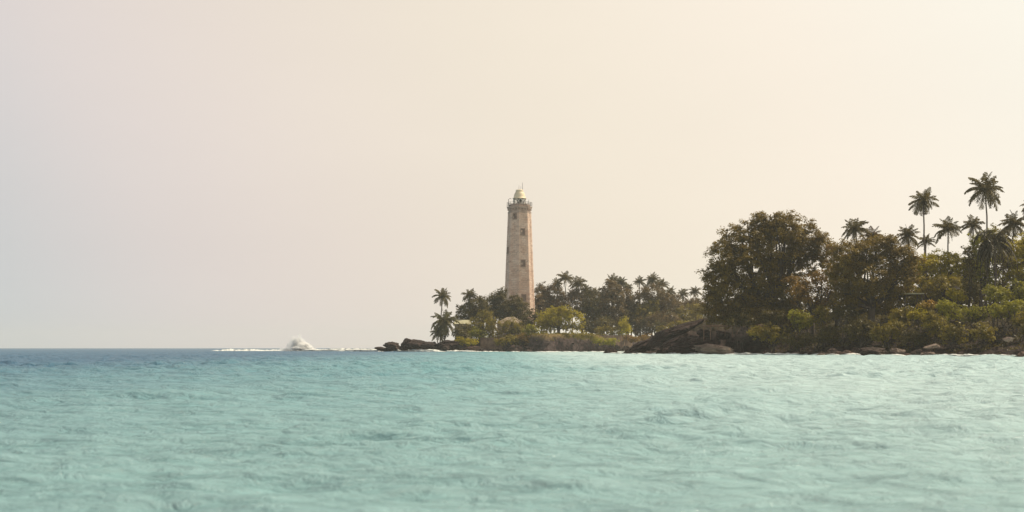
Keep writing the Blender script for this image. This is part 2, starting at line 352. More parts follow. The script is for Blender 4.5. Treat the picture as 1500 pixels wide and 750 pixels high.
_rn = np.random.default_rng(11)
_waves = [(_rn.uniform(0, 6.28), _rn.uniform(0, 6.28), 2 * math.pi / l, l) for l in np.exp(_rn.uniform(math.log(1.2), math.log(14), 40))]
def rough(X, Y, amp):
    z = np.zeros_like(X)
    for a, ph, k, l in _waves: z += np.sin(k * (X * math.cos(a) + Y * math.sin(a)) + ph) * l ** 0.8 * 0.05
    q = np.zeros_like(X)
    for a, ph, k, l in _waves[::2]: q += np.abs(np.sin(k * 1.7 * (X * math.cos(a + 1) + Y * math.sin(a + 1)) + ph + np.sin(X * .6 + a) * .8)) * l ** .7 * 0.06
    return (z + .75 - q) * amp

def gx(px, Y): return (px - CX) / F * Y
ISL = [(gx(612, 352), 352), (gx(640, 345), 345), (gx(690, 342), 342), (gx(745, 338), 338), (gx(800, 336), 336), (gx(850, 342), 342), (gx(905, 350), 350),
       (gx(960, 362), 362), (gx(1040, 372), 372), (gx(1160, 385), 385), (110, 440), (110, 520), (20, 520), (-14, 440), (-22, 400), (-26, 368)]
HEAD = [(gx(893, 238), 238), (gx(960, 225), 225), (gx(1020, 210), 210), (gx(1100, 202), 202), (gx(1200, 189), 189), (gx(1300, 178), 178), (gx(1400, 170), 170),
        (gx(1500, 161), 161), (gx(1640, 150), 150), (gx(1800, 150), 150), (130, 190), (130, 330), (70, 330), (42, 290), (27, 258)]

def isl_h(X, Y):
    d = poly_sd(ISL, X, Y)
    pxs = X / Y * F + CX
    top = np.interp(pxs, [600, 640, 700, 760, 790, 870, 930, 1000, 1060], [2.2, 2.4, 3.2, 3.9, 4.3, 4.2, 3.6, 4.5, 6.5])
    slope = np.interp(pxs, [600, 700, 770, 800, 860, 940, 1060], [.35, .35, .5, 1.5, 1.6, .7, .5])
    h = np.minimum(d * slope - .1, top + 0 * d)
    h = np.where(d < 0, d * .3 - .15, h)
    back = np.clip((Y - 352) / 60, 0, 1) * np.clip((960 - pxs) / 80, 0, 1)
    h = h - back * 1.0 * (d > 6)
    rocky = np.clip(1 - (h / np.maximum(top, .1)) ** 4, 0.12, 1)
    return np.maximum(h + rough(X, Y, .75) * rocky, -1.8)

def head_h(X, Y):
    d = poly_sd(HEAD, X, Y)
    pxs = X / Y * F + CX
    top = np.interp(pxs, [900, 1030, 1150, 1350, 1500], [4.8, 5.0, 4.0, 3.8, 3.8])
    h = np.where(d < 0, d * .35 - .15, np.minimum(d * np.interp(pxs, [900, 1000, 1060, 1150, 1500], [.46, .46, .40, .28, .26]) - .1, top + .08 * d))
    rocky = np.clip(1.3 - d / 14, .25, 1)
    return np.maximum(h + rough(X, Y, .8) * rocky * np.interp(pxs, [1060, 1160], [1.5, .5]), -1.8)

def build_ground(name, hf, x0, x1, y0, y1, st, m, label):
    xs = np.arange(x0, x1, st); ys = np.arange(y0, y1, st)
    X, Y = np.meshgrid(xs, ys); Z = hf(X, Y)
    V = np.stack([X, Y, Z], -1).reshape(-1, 3); n = len(xs)
    i = np.arange(len(V)).reshape(X.shape)
    Fq = np.stack([i[:-1, :-1], i[:-1, 1:], i[1:, 1:], i[1:, :-1]], -1).reshape(-1, 4)
    keep = (V[Fq][:, :, 2].max(1) > -1.7)
    tag(mesh_obj(name, V, Fq[keep], m, smooth=False), label, 'ground', kind='structure')
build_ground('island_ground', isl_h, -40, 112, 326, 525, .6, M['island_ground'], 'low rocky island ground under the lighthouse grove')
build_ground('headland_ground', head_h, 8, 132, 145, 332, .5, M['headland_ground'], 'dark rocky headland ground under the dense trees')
def H(hf, x, y): return float(hf(np.array([[x]], float), np.array([[y]], float))[0, 0])

# ------------------------------------------------------------------ foliage
def leaf_cloud(centres, sizes, n_per, leaf, rng, flat=0.75, up=0.7, outw=None):
    """diamond leaves gathered round clump centres"""
    c = np.repeat(np.asarray(centres), n_per, axis=0); s = np.repeat(np.asarray(sizes), n_per)
    n = len(c)
    off = rng.normal(size=(n, 3)); off /= np.linalg.norm(off, axis=1, keepdims=True)
    off *= (rng.random(n) ** 0.55 * s)[:, None]; off[:, 2] *= flat
    p = c + off
    nrm = rng.normal(size=(n, 3)); nrm[:, 2] = np.abs(nrm[:, 2]) + up; nrm += off / (s[:, None] + 1e-6) * .5
    if outw is not None: nrm += np.repeat(outw, n_per, axis=0) * .8
    nrm /= np.linalg.norm(nrm, axis=1, keepdims=True)
    a = np.cross(nrm, rng.normal(size=(n, 3))); a /= np.linalg.norm(a, axis=1, keepdims=True)
    b = np.cross(nrm, a)
    ln = leaf * rng.uniform(.6, 1.35, n)[:, None]; w = ln * rng.uniform(.4, .65, n)[:, None]
    V = np.stack([p - a * ln * .5, p + b * w * .5, p + a * ln * .5, p - b * w * .5], 1).reshape(-1, 3)
    return V, np.arange(n * 4).reshape(-1, 4)

def lobe_clumps(lobes, rng, spacing, csize, inner=.55, under=1.0):
    """clump centres on and in ellipsoid lobes; lobes are (centre, radii)"""
    C = []; Sz = []; O = []
    for c, r in lobes:
        area = 4 * math.pi * ((r[0] * r[1]) ** 1.6 / 3 + (r[0] * r[2]) ** 1.6 / 3 + (r[1] * r[2]) ** 1.6 / 3) ** (1 / 1.6)
        n = max(6, int(area / spacing ** 2))
        u = rng.normal(size=(n, 3)); u /= np.linalg.norm(u, axis=1, keepdims=True)
        if under < 1: u[:, 2] = np.where((u[:, 2] < -.2) & (rng.random(n) < 1 - under), -u[:, 2], u[:, 2])
        rad = (inner + (1 - inner) * rng.random(n) ** .6) * (1 + .13 * rng.normal(size=n)); rad = np.where(rng.random(n) < .09, rng.uniform(1.08, 1.3, n), rad)
        C.append(np.asarray(c) + u * rad[:, None] * np.asarray(r)); Sz.append(csize * rng.uniform(.65, 1.4, n)); O.append(u)
    C = np.vstack(C); Sz = np.concatenate(Sz); O = np.vstack(O)
    o = Vector(rng.uniform(-40, 40, 3)); sc_ = .55 / csize * .55
    keep = np.array([mnoise.noise(Vector(c) * sc_ + o) < .31 for c in C]) if len(C) > 60 else np.ones(len(C), bool)
    return C[keep], Sz[keep], O[keep]

def make_tree(name, label, cat, Y, base_px, lobes_px, leaf_m, seed, hf, leaf=.36, spacing=.95, csize=.62, n_per=22, trunk_r=.3, depth=1.0, bark='bark',
              group=None, inner=.55, under=.8, base_dy=0.0, stems=1, flat=.75):
    rng = np.random.default_rng(seed)
    bx = gx(base_px, Y + base_dy); by = Y + base_dy; bz = H(hf, bx, by) - .15
    lobes = []
    for lp in lobes_px:
        px, py, rx, ry = lp[:4]; dy = lp[4] if len(lp) > 4 else rng.uniform(-1, 1) * rx * Y / F * .5 * depth
        c = P(px, py, Y + dy) - np.array([bx, by, bz]); k = Y / F
        lobes.append((c, (rx * k, (rx * .5 + ry * .5) * k * depth, ry * k)))
    t = thing(name, label, cat, (bx, by, bz), group=group)
    C, Sz, Ow = lobe_clumps(lobes, rng, spacing, csize, inner, under)
    zmin = 0.15
    C[:, 2] = np.maximum(C[:, 2], zmin)
    V, Fq = leaf_cloud(C, Sz, n_per, leaf, rng, flat, outw=Ow)
    mesh_obj('crown', V, Fq, leaf_m, t)
    tb = MB()
    big = sorted(lobes, key=lambda l: -l[1][0] * l[1][2])
    mean = np.mean([l[0] for l in lobes], axis=0)
    for s in range(stems):
        fork = np.array([mean[0] * .35 + rng.normal() * .3 * (stems > 1), mean[1] * .3, max(mean[2] * .45, .3)])
        o = np.array([rng.normal() * .4 * (stems > 1), rng.normal() * .4 * (stems > 1), 0])
        r0 = trunk_r / math.sqrt(stems)
        tb.tube([o, o * .7 + fork * .4 + rng.normal(size=3) * .08, fork], [r0 * 1.25, r0, r0 * .85], 9)
        for l in big[s::stems][:9]:
            c = l[0]; mid = fork * .45 + c * .55 + np.array([rng.normal() * .25, rng.normal() * .25, -.12 * np.linalg.norm(c - fork)])
            tb.tube([fork, mid, c + np.array([0, 0, l[1][2] * .3])], [r0 * .6, r0 * .38, r0 * .1], 6)
            for q in range(3):
                e = c + rng.normal(size=3) * np.array(l[1]) * .45
                tb.tube([mid, mid * .4 + e * .6 + rng.normal(size=3) * .15, e], [r0 * .3, r0 * .18, r0 * .05], 5)
    tb.build('trunk', M[bark], t, smooth=True)
    return t

# palms: crown meshes shared between trees
def frond(rng, az, elev, length, droop, leaflets, width):
    """one pinnate leaf as quads; returns V (n,4,3)"""
    n = leaflets
    s = np.linspace(0, 1, n + 1)
    ang = elev - droop * s ** 1.4
    ds = length / n
    rr = np.concatenate([[0], np.cumsum(np.cos(ang[:-1]) * ds)]); zz = np.concatenate([[0], np.cumsum(np.sin(ang[:-1]) * ds)])
    ca, sa = math.cos(az), math.sin(az)
    tw = rng.normal() * .15
    Pp = np.stack([rr * ca - sa * tw * s * s * length * .5, rr * sa + ca * tw * s * s * length * .5, zz], 1)
    side = np.array([-sa, ca, 0])
    Q = []
    w = .02 * length
    for i in range(n):
        Q.append([Pp[i] - side * w * .5 * (1.1 - s[i]), Pp[i] + side * w * .5 * (1.1 - s[i]), Pp[i + 1] + side * w * .5 * (1.1 - s[i + 1]), Pp[i + 1] - side * w * .5 * (1.1 - s[i + 1])])
    for i in range(1, n):
        tdir = Pp[i + 1] - Pp[i]; tdir /= np.linalg.norm(tdir)
        up = np.cross(side, tdir); up *= -1 if up[2] < 0 else 1
        ll = length * width * (math.sin(math.pi * min(1, .16 + .84 * s[i])) ** .7 * .95 + .06)
        for sg in (-1, 1):
            hang = rng.uniform(.35, .95)
            d = side * sg * math.cos(hang) + tdir * rng.uniform(.35, .6) - np.array([0, 0, 1]) * math.sin(hang) * .9
            d /= np.linalg.norm(d); lw = length * .036
            L_ = ll * rng.uniform(.75, 1.15)
            e = Pp[i] + d * L_; m_ = Pp[i] + d * L_ * .5 + up * .02
            Q.append([Pp[i] - tdir * lw * .5, Pp[i] + tdir * lw * .5, m_ + tdir * lw * .9 + d * L_ * .2, e])
    return np.array(Q)

def crown_mesh(name, seed, nf, m, spread=1.0, dead=3):
    rng = np.random.default_rng(seed); Q = []
    for i in range(nf):
        u = i / nf
        az = i * 2.39996 + rng.normal() * .2
        elev = 1.42 - 2.15 * u ** .9 * spread + rng.normal() * .12
        Q.append(frond(rng, az, elev, rng.uniform(.82, 1.08) * (1 - .22 * (1 - u)), (.55 + .95 * math.sin(u * 3.0)) + rng.normal() * .12, 21, .31))
    for i in range(dead):
        Q.append(frond(rng, rng.uniform(0, 6.28), -1.0 + rng.normal() * .15, rng.uniform(.55, .8), .45, 12, .16))
    # coconuts and leaf bases at the heart
    hb = MB(); hb.lathe([(.02, -.14), (.05, -.1), (.06, 0), (.045, .1), (.01, .18)], 7)
    for k in range(6):
        a = rng.uniform(0, 6.28); hb.lathe([(.004, -.035), (.03, -.02), (.036, 0), (.03, .02), (.004, .035)], 6, 0, (math.cos(a) * .075, math.sin(a) * .075, -.07 + rng.normal() * .02))
    Q = np.concatenate(Q); V = Q.reshape(-1, 3); n = len(V)
    me = bpy.data.meshes.new(name)
    verts = [tuple(map(float, v)) for v in V] + hb.V
    faces = np.arange(n).reshape(-1, 4).tolist() + [[i + n for i in f] for f in hb.F]
    me.from_pydata(verts, [], faces); me.update(); me.materials.append(m)
    return me
def skirt_mesh(name, seed, m):
    rng = np.random.default_rng(seed); Q = []
    for i in range(46):
        az = i * 2.39996 + rng.normal() * .3; u = i / 46
        Q.append(frond(rng, az, .95 - 1.5 * u + rng.normal() * .15, rng.uniform(.7, 1.15), 2.6 - 1.5 * u + rng.normal() * .2, 18, .17))
    V = np.concatenate(Q).reshape(-1, 3); V[:, :2] *= .62
    me = bpy.data.meshes.new(name); me.from_pydata([tuple(map(float, v)) for v in V], [], np.arange(len(V)).reshape(-1, 4).tolist()); me.update(); me.materials.append(m)
    return me
M['palm_dark'] = leaf_mat('palm_frond_dark', (0.032, 0.026, 0.016), (0.085, 0.065, 0.030), 0.25)
CROWNS = [crown_mesh('palm_crown', 21, 30, M['palm']), crown_mesh('palm_crown', 22, 26, M['palm'], .9), crown_mesh('palm_crown', 23, 30, M['palm'], 1.08, 5),
          crown_mesh('palm_crown', 24, 23, M['palm'], .8, 2), crown_mesh('palm_crown', 25, 27, M['palm_olive'], .95), crown_mesh('palm_crown', 26, 25, M['palm_dry'], .95, 4),
          crown_mesh('palm_crown', 27, 34, M['palm_olive'], 1.2, 8)]
CROWNS.append(skirt_mesh('palm_crown', 28, M['palm_dark']))

def make_palm(label, px, py, Y, half_px, hf, seed, variant=0, lean=0.0, base_py=None, group=None, r=.15, zs=1.0):
    rng = np.random.default_rng(seed)
    top = P(px, py, Y); bx = top[0] + lean; by = Y + rng.uniform(-.5, .5); bz = H(hf, bx, by) - .2
    t = thing('palm_tree', label, 'palm tree', (bx, by, bz), group=group)
    top = top - np.array([bx, by, bz]); n = 9; pts = []
    for i in range(n + 1):
        s = i / n
        pts.append((top[0] * s ** 1.5 + math.sin(s * 3.1) * .12 * rng.normal(), top[1] * s, top[2] * s))
    pts[-1] = tuple(top)
    tb = MB(); tb.tube(pts, [r * (1.5 if i == 0 else 1.08 - .45 * i / n) for i in range(n + 1)], 8)
    tb.build('trunk', M['palm_bark'], t, smooth=True)
    c = bpy.data.objects.new('crown', CROWNS[variant % len(CROWNS)]); COL.objects.link(c); c.parent = t
    k = half_px * Y / F * 1.36
    c.location = [float(v) for v in top]; c.scale = (k, k, k * zs); c.rotation_euler = (rng.normal() * .13, rng.normal() * .13, rng.uniform(0, 6.28))
    return t

# ------------------------------------------------------------------ lighthouse
def build_lighthouse():
    Y = 392.0; k = Y / F; bx = gx(761, Y); bz = H(isl_h, bx, Y) - .3
    t = thing('lighthouse', 'tall octagonal stone lighthouse with white lantern and cream dome', 'lighthouse', (bx, Y, bz))
    zz = lambda py: CAMZ + (HY - py) * k - bz
    ph = -math.pi / 2 + RAD(-3 + 0)       # a corner almost facing the camera
    z_top = zz(311); r_top, r_450 = 3.02, 4.02; z450 = zz(450)
    rad = lambda z: r_top + (z_top - z) * (r_450 - r_top) / (z_top - z450)
    # shaft with uv so that courses run level
    zs = np.linspace(0, z_top, 30); V = []; Fc = []; UV = []
    for f in range(8):
        a0, a1 = ph + f * math.pi / 4, ph + (f + 1) * math.pi / 4
        for i in range(len(zs) - 1):
            q = []
            for (a, z) in ((a0, zs[i]), (a1, zs[i]), (a1, zs[i + 1]), (a0, zs[i + 1])):
                r = rad(z); q.append(len(V)); V.append((r * math.cos(a), r * math.sin(a), z))
                hw = r * math.sin(math.pi / 8); UV.append((f * 3.7 + (hw if a == a1 else -hw), z))
            Fc.append(q)
    nq = len(Fc)
    # quoins: alternating long and short corner blocks standing proud of the faces
    course = 0.62; j = 0; z = .4
    while z < z_top - .3:
        for c in range(8):
            a = ph + c * math.pi / 4; r0 = rad(z) + .09; r1 = rad(z + course * .9) + .09
            for sg in (-1, 1):
                lw = (.95 if (j + (sg > 0)) % 2 else .55)
                fa = a + sg * math.pi / 8; tv = np.array([math.cos(a + sg * math.pi / 8 + sg * math.pi / 2), math.sin(a + sg * math.pi / 8 + sg * math.pi / 2)])
                q = []
                for (rr, zc) in ((r0, z), (r1, z + course * .9)):
                    p0 = np.array([rr * math.cos(a), rr * math.sin(a)]); p1 = p0 + tv * lw
                    inn = -np.array([math.cos(fa), math.sin(fa)]) * .2
                    q.append([p0, p1, p1 + inn, p0 + inn, zc])
                n0 = len(V)
                for row in q:
                    for i2 in range(4): V.append((row[i2][0], row[i2][1], row[4])); 
                fs = [[0, 1, 5, 4], [1, 2, 6, 5], [2, 3, 7, 6], [4, 5, 6, 7], [0, 3, 2, 1]]
                if sg < 0: fs = [f[::-1] for f in fs]
                for f in fs:
                    Fc.append([n0 + x for x in f])
                    UV += [(j * 1.3 + .2 + .3 * (i3 % 2), (j + c) * .62 + .15 + .3 * (i3 // 2)) for i3 in range(4)]
        z += course; j += 1
    o = mesh_obj('tower_shaft', V, Fc, M['stone'], t)
    uvl = o.data.uv_layers.new(name='UVMap'); uvl.data.foreach_set('uv', np.array(UV, dtype=np.float32).ravel())
    # gallery: corbelled cornice, deck, parapet
    zd = zz(303)
    g = MB(); g.lathe([(r_top + .02, z_top - .35), (r_top + .15, z_top - .25), (r_top + .15, z_top), (r_top - .05, z_top + .06), (r_top - .05, zd - .62), (r_top + .28, zd - .5), (r_top + .36, zd - .2), (r_top + .42, zd - .12), (r_top + .42, zd), (.3, zd + .02)], 8, ph)
    g.build('gallery', M['gallery'], t)
    for i in range(24):
        a = ph + (i + .5) * math.pi / 12; rr = r_top * math.cos(math.pi / 8) / math.cos((a - ph) % (math.pi / 4) - math.pi / 8)
        Mx = Matrix.Rotation(a, 3, 'Z'); cb = MB(); cb.box(Mx @ Vector((rr + .14, 0, zd - .75)), (.36, .26, .55), Mx)
        cb.build('corbel', M['gallery'], t)
    rl = MB()
    for i in range(16):
        a = ph + i * math.pi / 8; rr = (r_top + .3) * (1 if i % 2 == 0 else math.cos(math.pi / 8))
        rl.tube([(rr * math.cos(a), rr * math.sin(a), zd), (rr * math.cos(a), rr * math.sin(a), zd + 1.15)], .06, 5)
    for h in (.4, .78, 1.15):
        rl.tube([((r_top + .3) * math.cos(ph + i * math.pi / 4), (r_top + .3) * math.sin(ph + i * math.pi / 4), zd + h) for i in range(9)], .04, 5)
    rl.build('railing', M['metal'], t)
    par = MB()
    for i in range(8):
        a = ph + (i + .5) * math.pi / 4; Mx = Matrix.Rotation(a, 3, 'Z'); ap = (r_top - .35) * math.cos(math.pi / 8)
        par.box(Mx @ Vector((ap, 0, zd + .3)), (.25, 1.95, .6), Mx)
    par.build('parapet', M['gallery'], t)
    # lantern
    zl = zz(302.5); z2 = zz(291); rl_ = 1.66
    lb = MB(); lb.lathe([(rl_ + .06, zl), (rl_ + .06, zl + .45), (rl_ + .12, zl + .5), (rl_ + .12, zl + .58), (rl_ - .3, zl + .6)], 16)
    lb.build('lantern_base', M['white_paint'], t)
    gl = MB(); gl.lathe([(rl_ - .04, zl + .6), (rl_ - .04, z2)], 16); lan = gl.build('lantern_pane', M['glass'], t)
    bars = MB()
    nb = 9
    for i in range(nb):
        a = 2 * math.pi * i / nb; a2 = 2 * math.pi * (i + 1) / nb; am = (a + a2) / 2
        pt = lambda an, z: (rl_ * math.cos(an), rl_ * math.sin(an), z)
        zm = (zl + .6 + z2) / 2
        bars.tube([pt(a, zl + .6), pt(am, zm), pt(a2, z2)], .11, 4); bars.tube([pt(a2, zl + .6), pt(am, zm), pt(a, z2)], .11, 4)
    for z in (zl + .6, z2 - .04): bars.tube([(rl_ * math.cos(2 * math.pi * i / 24), rl_ * math.sin(2 * math.pi * i / 24), z) for i in range(25)], .07, 4)
    bars.build('glazing_bars', M['white_paint'], t)
    op = MB(); op.lathe([(.3, zl + .3), (.35, zl + .8), (.62, zl + 1.0), (.7, zl + 1.4), (.62, zl + 1.8), (.25, zl + 2.0)], 14)
    op.build('lamp_optic', M['white_paint'], t, True)
    dm = MB(); dm.lathe([(1.60, z2 - .1), (1.86, z2 - .05), (1.88, z2 + .12), (1.62, z2 + .18), (1.55, z2 + .5), (1.36, zz(284)), (1.12, zz(281.6)), (.98, zz(280.6)), (1.02, zz(280.4)), (1.02, zz(278.6)), (.85, zz(278)), (.2, zz(277.6))], 24)
    dm.build('dome', M['dome'], t, True)
    for (px_, top_, r_) in ((760.2, 271.5, .035), (765.4, 267.5, .05), (763, 273, .03)):
        a = MB(); a.tube([((px_ - 761) * k, 0, zz(279)), ((px_ - 761) * k, 0, zz(top_))], [r_ * 1.3, r_], 5); a.build('antenna_rod', M['metal'], t)
    av = MB()
    x0 = (745.3 - 761) * k
    av.tube([(x0, 0, zd), (x0 - .1, 0, zd + 1.3), (x0 - .05, 0, zd + 2.0), (x0 + .35, 0, zd + 2.3), (x0 + .7, 0, zd + 2.1)], .07, 6); av.build('davit', M['metal'], t)
    mt = MB(); mt.tube([((774.4 - 761) * k, -.4, zd), ((774.4 - 761) * k, -.4, zz(292.5))], [.07, .045], 6); mt.build('mast', M['metal'], t)
    # windows
    def window(face, py, w, h, off=0.0):
        a = ph + (face + .5) * math.pi / 4; z = zz(py); ap = rad(z) * math.cos(math.pi / 8)
        slope = (r_450 - r_top) / (z_top - z450) * math.cos(math.pi / 8)
        Mx = Matrix.Rotation(a, 3, 'Z') @ Matrix.Rotation(-math.atan(slope), 3, 'Y')
        c = Matrix.Rotation(a, 3, 'Z') @ Vector((ap, off, 0)) + Vector((0, 0, z))
        fr = MB(); th = .2
        fr.box(c + Mx @ Vector((.06, 0, h / 2 + th / 2)), (.34, w + 2 * th, th), Mx); fr.box(c + Mx @ Vector((.08, 0, -h / 2 - th / 2)), (.40, w + 2.6 * th, th), Mx)
        for s in (-1, 1): fr.box(c + Mx @ Vector((.06, s * (w / 2 + th / 2), 0)), (.32, th, h - .004), Mx)
        wn = fr.build('window', M['window_frame'], t)
        pn = MB(); pn.box(c + Mx @ Vector((.02, 0, 0)), (.12, w - .004, h - .004), Mx); pn.build('pane', M['window_dark'], wn)
    window(7, 318, .75, 1.25); window(0, 341, .95, 1.5, -.2); window(0, 387, .95, 1.6, -.2); window(0, 437, .95, 1.6, -.1); window(6, 367, .9, 1.4)
build_lighthouse()

# ------------------------------------------------------------------ houses and built pieces
def build_house(name, label, px0, px1, py_eave, py_ridge, Y, depth, roof_m, hip=True, rz=0):
    k = Y / F; w = (px1 - px0) * k; cx = gx((px0 + px1) / 2, Y); y0 = Y
    bz = H(isl_h, cx, y0) - .2
    t = thing(name, label, 'house', (cx, y0, bz), rz)
    ze = CAMZ + (HY - py_eave) * k - bz; zr = CAMZ + (HY - py_ridge) * k - bz
    wl = MB(); wl.box((0, 0, ze / 2), (w - .8, depth - .8, ze)); wl.build('wall', M['plaster'], t)
    rf = MB(); hw, hd = w / 2, depth / 2; rd = hw - (hd * .8 if hip else 0)
    V = [(-hw, -hd, ze), (hw, -hd, ze), (hw, hd, ze), (-hw, hd, ze), (-rd, 0, zr), (rd, 0, zr), (-hw, -hd, ze - .14), (hw, -hd, ze - .14), (hw, hd, ze - .14), (-hw, hd, ze - .14)]
    rf.add(V, [[0, 1, 5, 4], [1, 2, 5], [2, 3, 4, 5], [3, 0, 4], [6, 9, 8, 7], [0, 6, 7, 1], [1, 7, 8, 2], [2, 8, 9, 3], [3, 9, 6, 0]]); rf.build('roof', roof_m, t)
    for s in (-.25, .25):
        fr = MB(); fr.box((s * w, -(depth - .8) / 2 - .02, ze * .55), (.95, .1, 1.1)); f = fr.build('window', M['white_paint'], t)
        pn = MB(); pn.box((s * w, -(depth - .8) / 2 - .055, ze * .55), (.8, .06, .95)); pn.build('pane', M['window_dark'], f)
    dr = MB(); dr.box((0, -(depth - .8) / 2 - .03, 1.05), (.95, .1, 2.1)); dr.build('door', M['window_dark'], t)
build_house('house', 'small keeper house with broad grey brown hip roof behind a round bush', 726, 770, 474, 464.5, 370, 7, M['roof_grey'])
build_house('house', 'small hut with pale yellow tin roof below the dark trees', 667, 689, 474.5, 468.5, 362, 5, M['roof_pale'], False, RAD(-14))

def build_railing():
    a = P(1030, 477.5, 209); b = P(1081, 477.5, 207.5)
    t = thing('handrail', 'long thin rusty handrail on posts above the dark headland rocks', 'railing', (a[0], a[1], a[2] - 2.4))
    d = b - a; bar = MB(); bar.tube([(0, 0, 2.4), tuple(d / 2 + [0, 0, 2.4]), tuple(d + [0, 0, 2.4])], .10, 6); bar.build('top_rail', M['rust'], t)
    for s in (.02, .21, .42, .63, .84, .98):
        p = MB(); g = H(head_h, a[0] + d[0] * s, a[1] + d[1] * s) - (a[2] - 2.4) - .3
        p.tube([(d[0] * s, d[1] * s, min(g, 1.5)), (d[0] * s, d[1] * s, 2.4)], .06, 6); p.build('post', M['rust'], t)
build_railing()

def wall_piece(name, label, pts, py_top, thick, m, cat):
    """low wall along px points at given distances"""
    mid = P(pts[len(pts) // 2][0], py_top, pts[len(pts) // 2][1]); o = MB()
    base = Vector((mid[0], mid[1], 0))
    for (p0, y0), (p1, y1) in zip(pts[:-1], pts[1:]):
        a = P(p0, py_top, y0); b = P(p1, py_top, y1); d = Vector(b - a); ln = math.hypot(d.x, d.y)
        zb = min(H(isl_h, a[0], a[1]), H(isl_h, b[0], b[1])) - .5; zt = (a[2] + b[2]) / 2
        Mx = Matrix.Rotation(math.atan2(d.y, d.x), 3, 'Z')
        o.box(Vector(((a[0] + b[0]) / 2, (a[1] + b[1]) / 2, (zb + zt) / 2)) - base, (ln - .004, thick, zt - zb), Mx)
    ob = o.build(name, m); ob.location = base
    return tag(ob, label, cat)
wall_piece('stone_wall', 'low reddish stone wall along the island shore beside the hedge', [(875, 350.5), (900, 352), (925, 357)], 491, .5, M['wall_stone'], 'wall')
wall_piece('stone_wall', 'short low stone wall on the rocks left of the hip roofed house', [(704, 347), (722, 346), (737, 345)], 494.5, .4, M['wall_stone'], 'wall')

# small terrace roof edge and grave-white wall glimpsed through the headland bushes
def slab(label, px0, px1, py0, py1, Y, m, name='roof_slab', cat='roof'):
    a = P(px0, py1, Y); b = P(px1, py0, Y); z0 = H(head_h, (a[0] + b[0]) / 2, Y)
    t = thing(name, label, cat, ((a[0] + b[0]) / 2, Y, z0))
    o = MB(); o.box((0, 1.5, (a[2] + b[2]) / 2 - z0), (b[0] - a[0], 3.0, b[2] - a[2])); o.build('roof', m, t)
    for sx in (-1, 1):
        for yy in (.3, 2.7):
            q = MB(); q.tube([(sx * (b[0] - a[0]) * .42, yy, -.3), (sx * (b[0] - a[0]) * .42, yy, a[2] - z0)], .09, 6); q.build('post', M['bark'], t)
slab('thin pale roof edge of a garden shelter above the orange croton bush', 1324, 1354, 429.2, 430.6, 195, M['roof_pale'], 'garden_shelter', 'shelter')
slab('small pinkish roofed shelter among bushes beside the vine covered trunk', 1383, 1406, 418.5, 423.5, 198, M['plaster'], 'garden_shelter', 'shelter')

# ------------------------------------------------------------------ trees on the headland
make_tree('broadleaf_tree', 'huge brown green domed tree, largest crown on the headland', 'tree', 212, 1120, [
    (1118, 338, 30, 22), (1152, 335, 34, 22), (1084, 352, 30, 24), (1130, 362, 46, 30), (1180, 350, 30, 24), (1202, 362, 20, 20), (1062, 380, 24, 28), (1100, 395, 42, 34),
    (1150, 395, 40, 30), (1050, 412, 24, 24), (1072, 435, 38, 32), (1120, 440, 44, 32), (1046, 444, 14, 22), (1160, 428, 30, 22), (1190, 385, 22, 20), (1112, 319, 10, 8), (1145, 320, 16, 8), (1060, 458, 30, 18), (1105, 462, 34, 18), (1148, 458, 30, 20)],
    M['leaf_brown'], 31, head_h, .30, .70, .58, 40, .75, inner=.5)
make_tree('broadleaf_tree', 'dense dark rounded tree between the huge dome and the yellow canopy', 'tree', 196, 1275, [
    (1250, 375, 34, 22), (1285, 362, 34, 18), (1318, 378, 26, 20), (1270, 405, 46, 30), (1312, 410, 28, 28), (1235, 400, 22, 24), (1280, 435, 44, 26), (1245, 435, 24, 22), (1300, 356, 14, 10), (1330, 392, 12, 16)],
    M['leaf_brown'], 32, head_h, .29, .66, .56, 40, .5, inner=.5)
make_tree('almond_tree', 'amber leaved layered tree with open branches at the huge domes right edge', 'tree', 203, 1190, [
    (1180, 412, 30, 9), (1205, 405, 22, 9), (1200, 425, 28, 8), (1165, 425, 22, 7), (1222, 418, 16, 12), (1188, 440, 28, 7)],
    M['leaf_amber'], 33, head_h, .34, .8, .5, 18, .28)
make_tree('canopy_tree', 'sunlit yellow green flat canopy tree below the slender palms', 'tree', 205, 1372, [
    (1350, 388, 26, 14), (1378, 381, 28, 13), (1404, 387, 24, 14), (1362, 402, 32, 15), (1395, 404, 30, 15), (1335, 398, 18, 14), (1422, 395, 12, 13), (1345, 416, 22, 10), (1385, 418, 26, 10)],
    M['leaf_yellow'], 34, head_h, .30, .68, .5, 30, .3, inner=.5)
make_tree('broadleaf_tree', 'yellow green leafy tree around the foot of the tallest palm stem', 'tree', 203, 1436, [
    (1436, 362, 16, 22), (1448, 385, 18, 20), (1428, 388, 14, 18), (1440, 405, 22, 16), (1450, 348, 10, 12)], M['leaf_green'], 38, head_h, .30, .7, .5, 28, .25, inner=.5)
make_tree('broadleaf_tree', 'bright green tree under the palm near the right frame edge', 'tree', 200, 1486, [
    (1482, 366, 18, 16), (1500, 378, 20, 18), (1474, 388, 18, 16), (1492, 400, 24, 16), (1512, 358, 18, 18)], M['leaf_yellow'], 39, head_h, .30, .7, .5, 28, .28, inner=.5)
make_tree('broadleaf_tree', 'green bushy tree filling the slope under the yellow canopy', 'tree', 199, 1370, [
    (1345, 420, 28, 14), (1385, 418, 30, 14), (1410, 428, 22, 16), (1365, 436, 36, 12)], M['leaf_olive'], 35, head_h, .34, .85, .55, 22, .3)
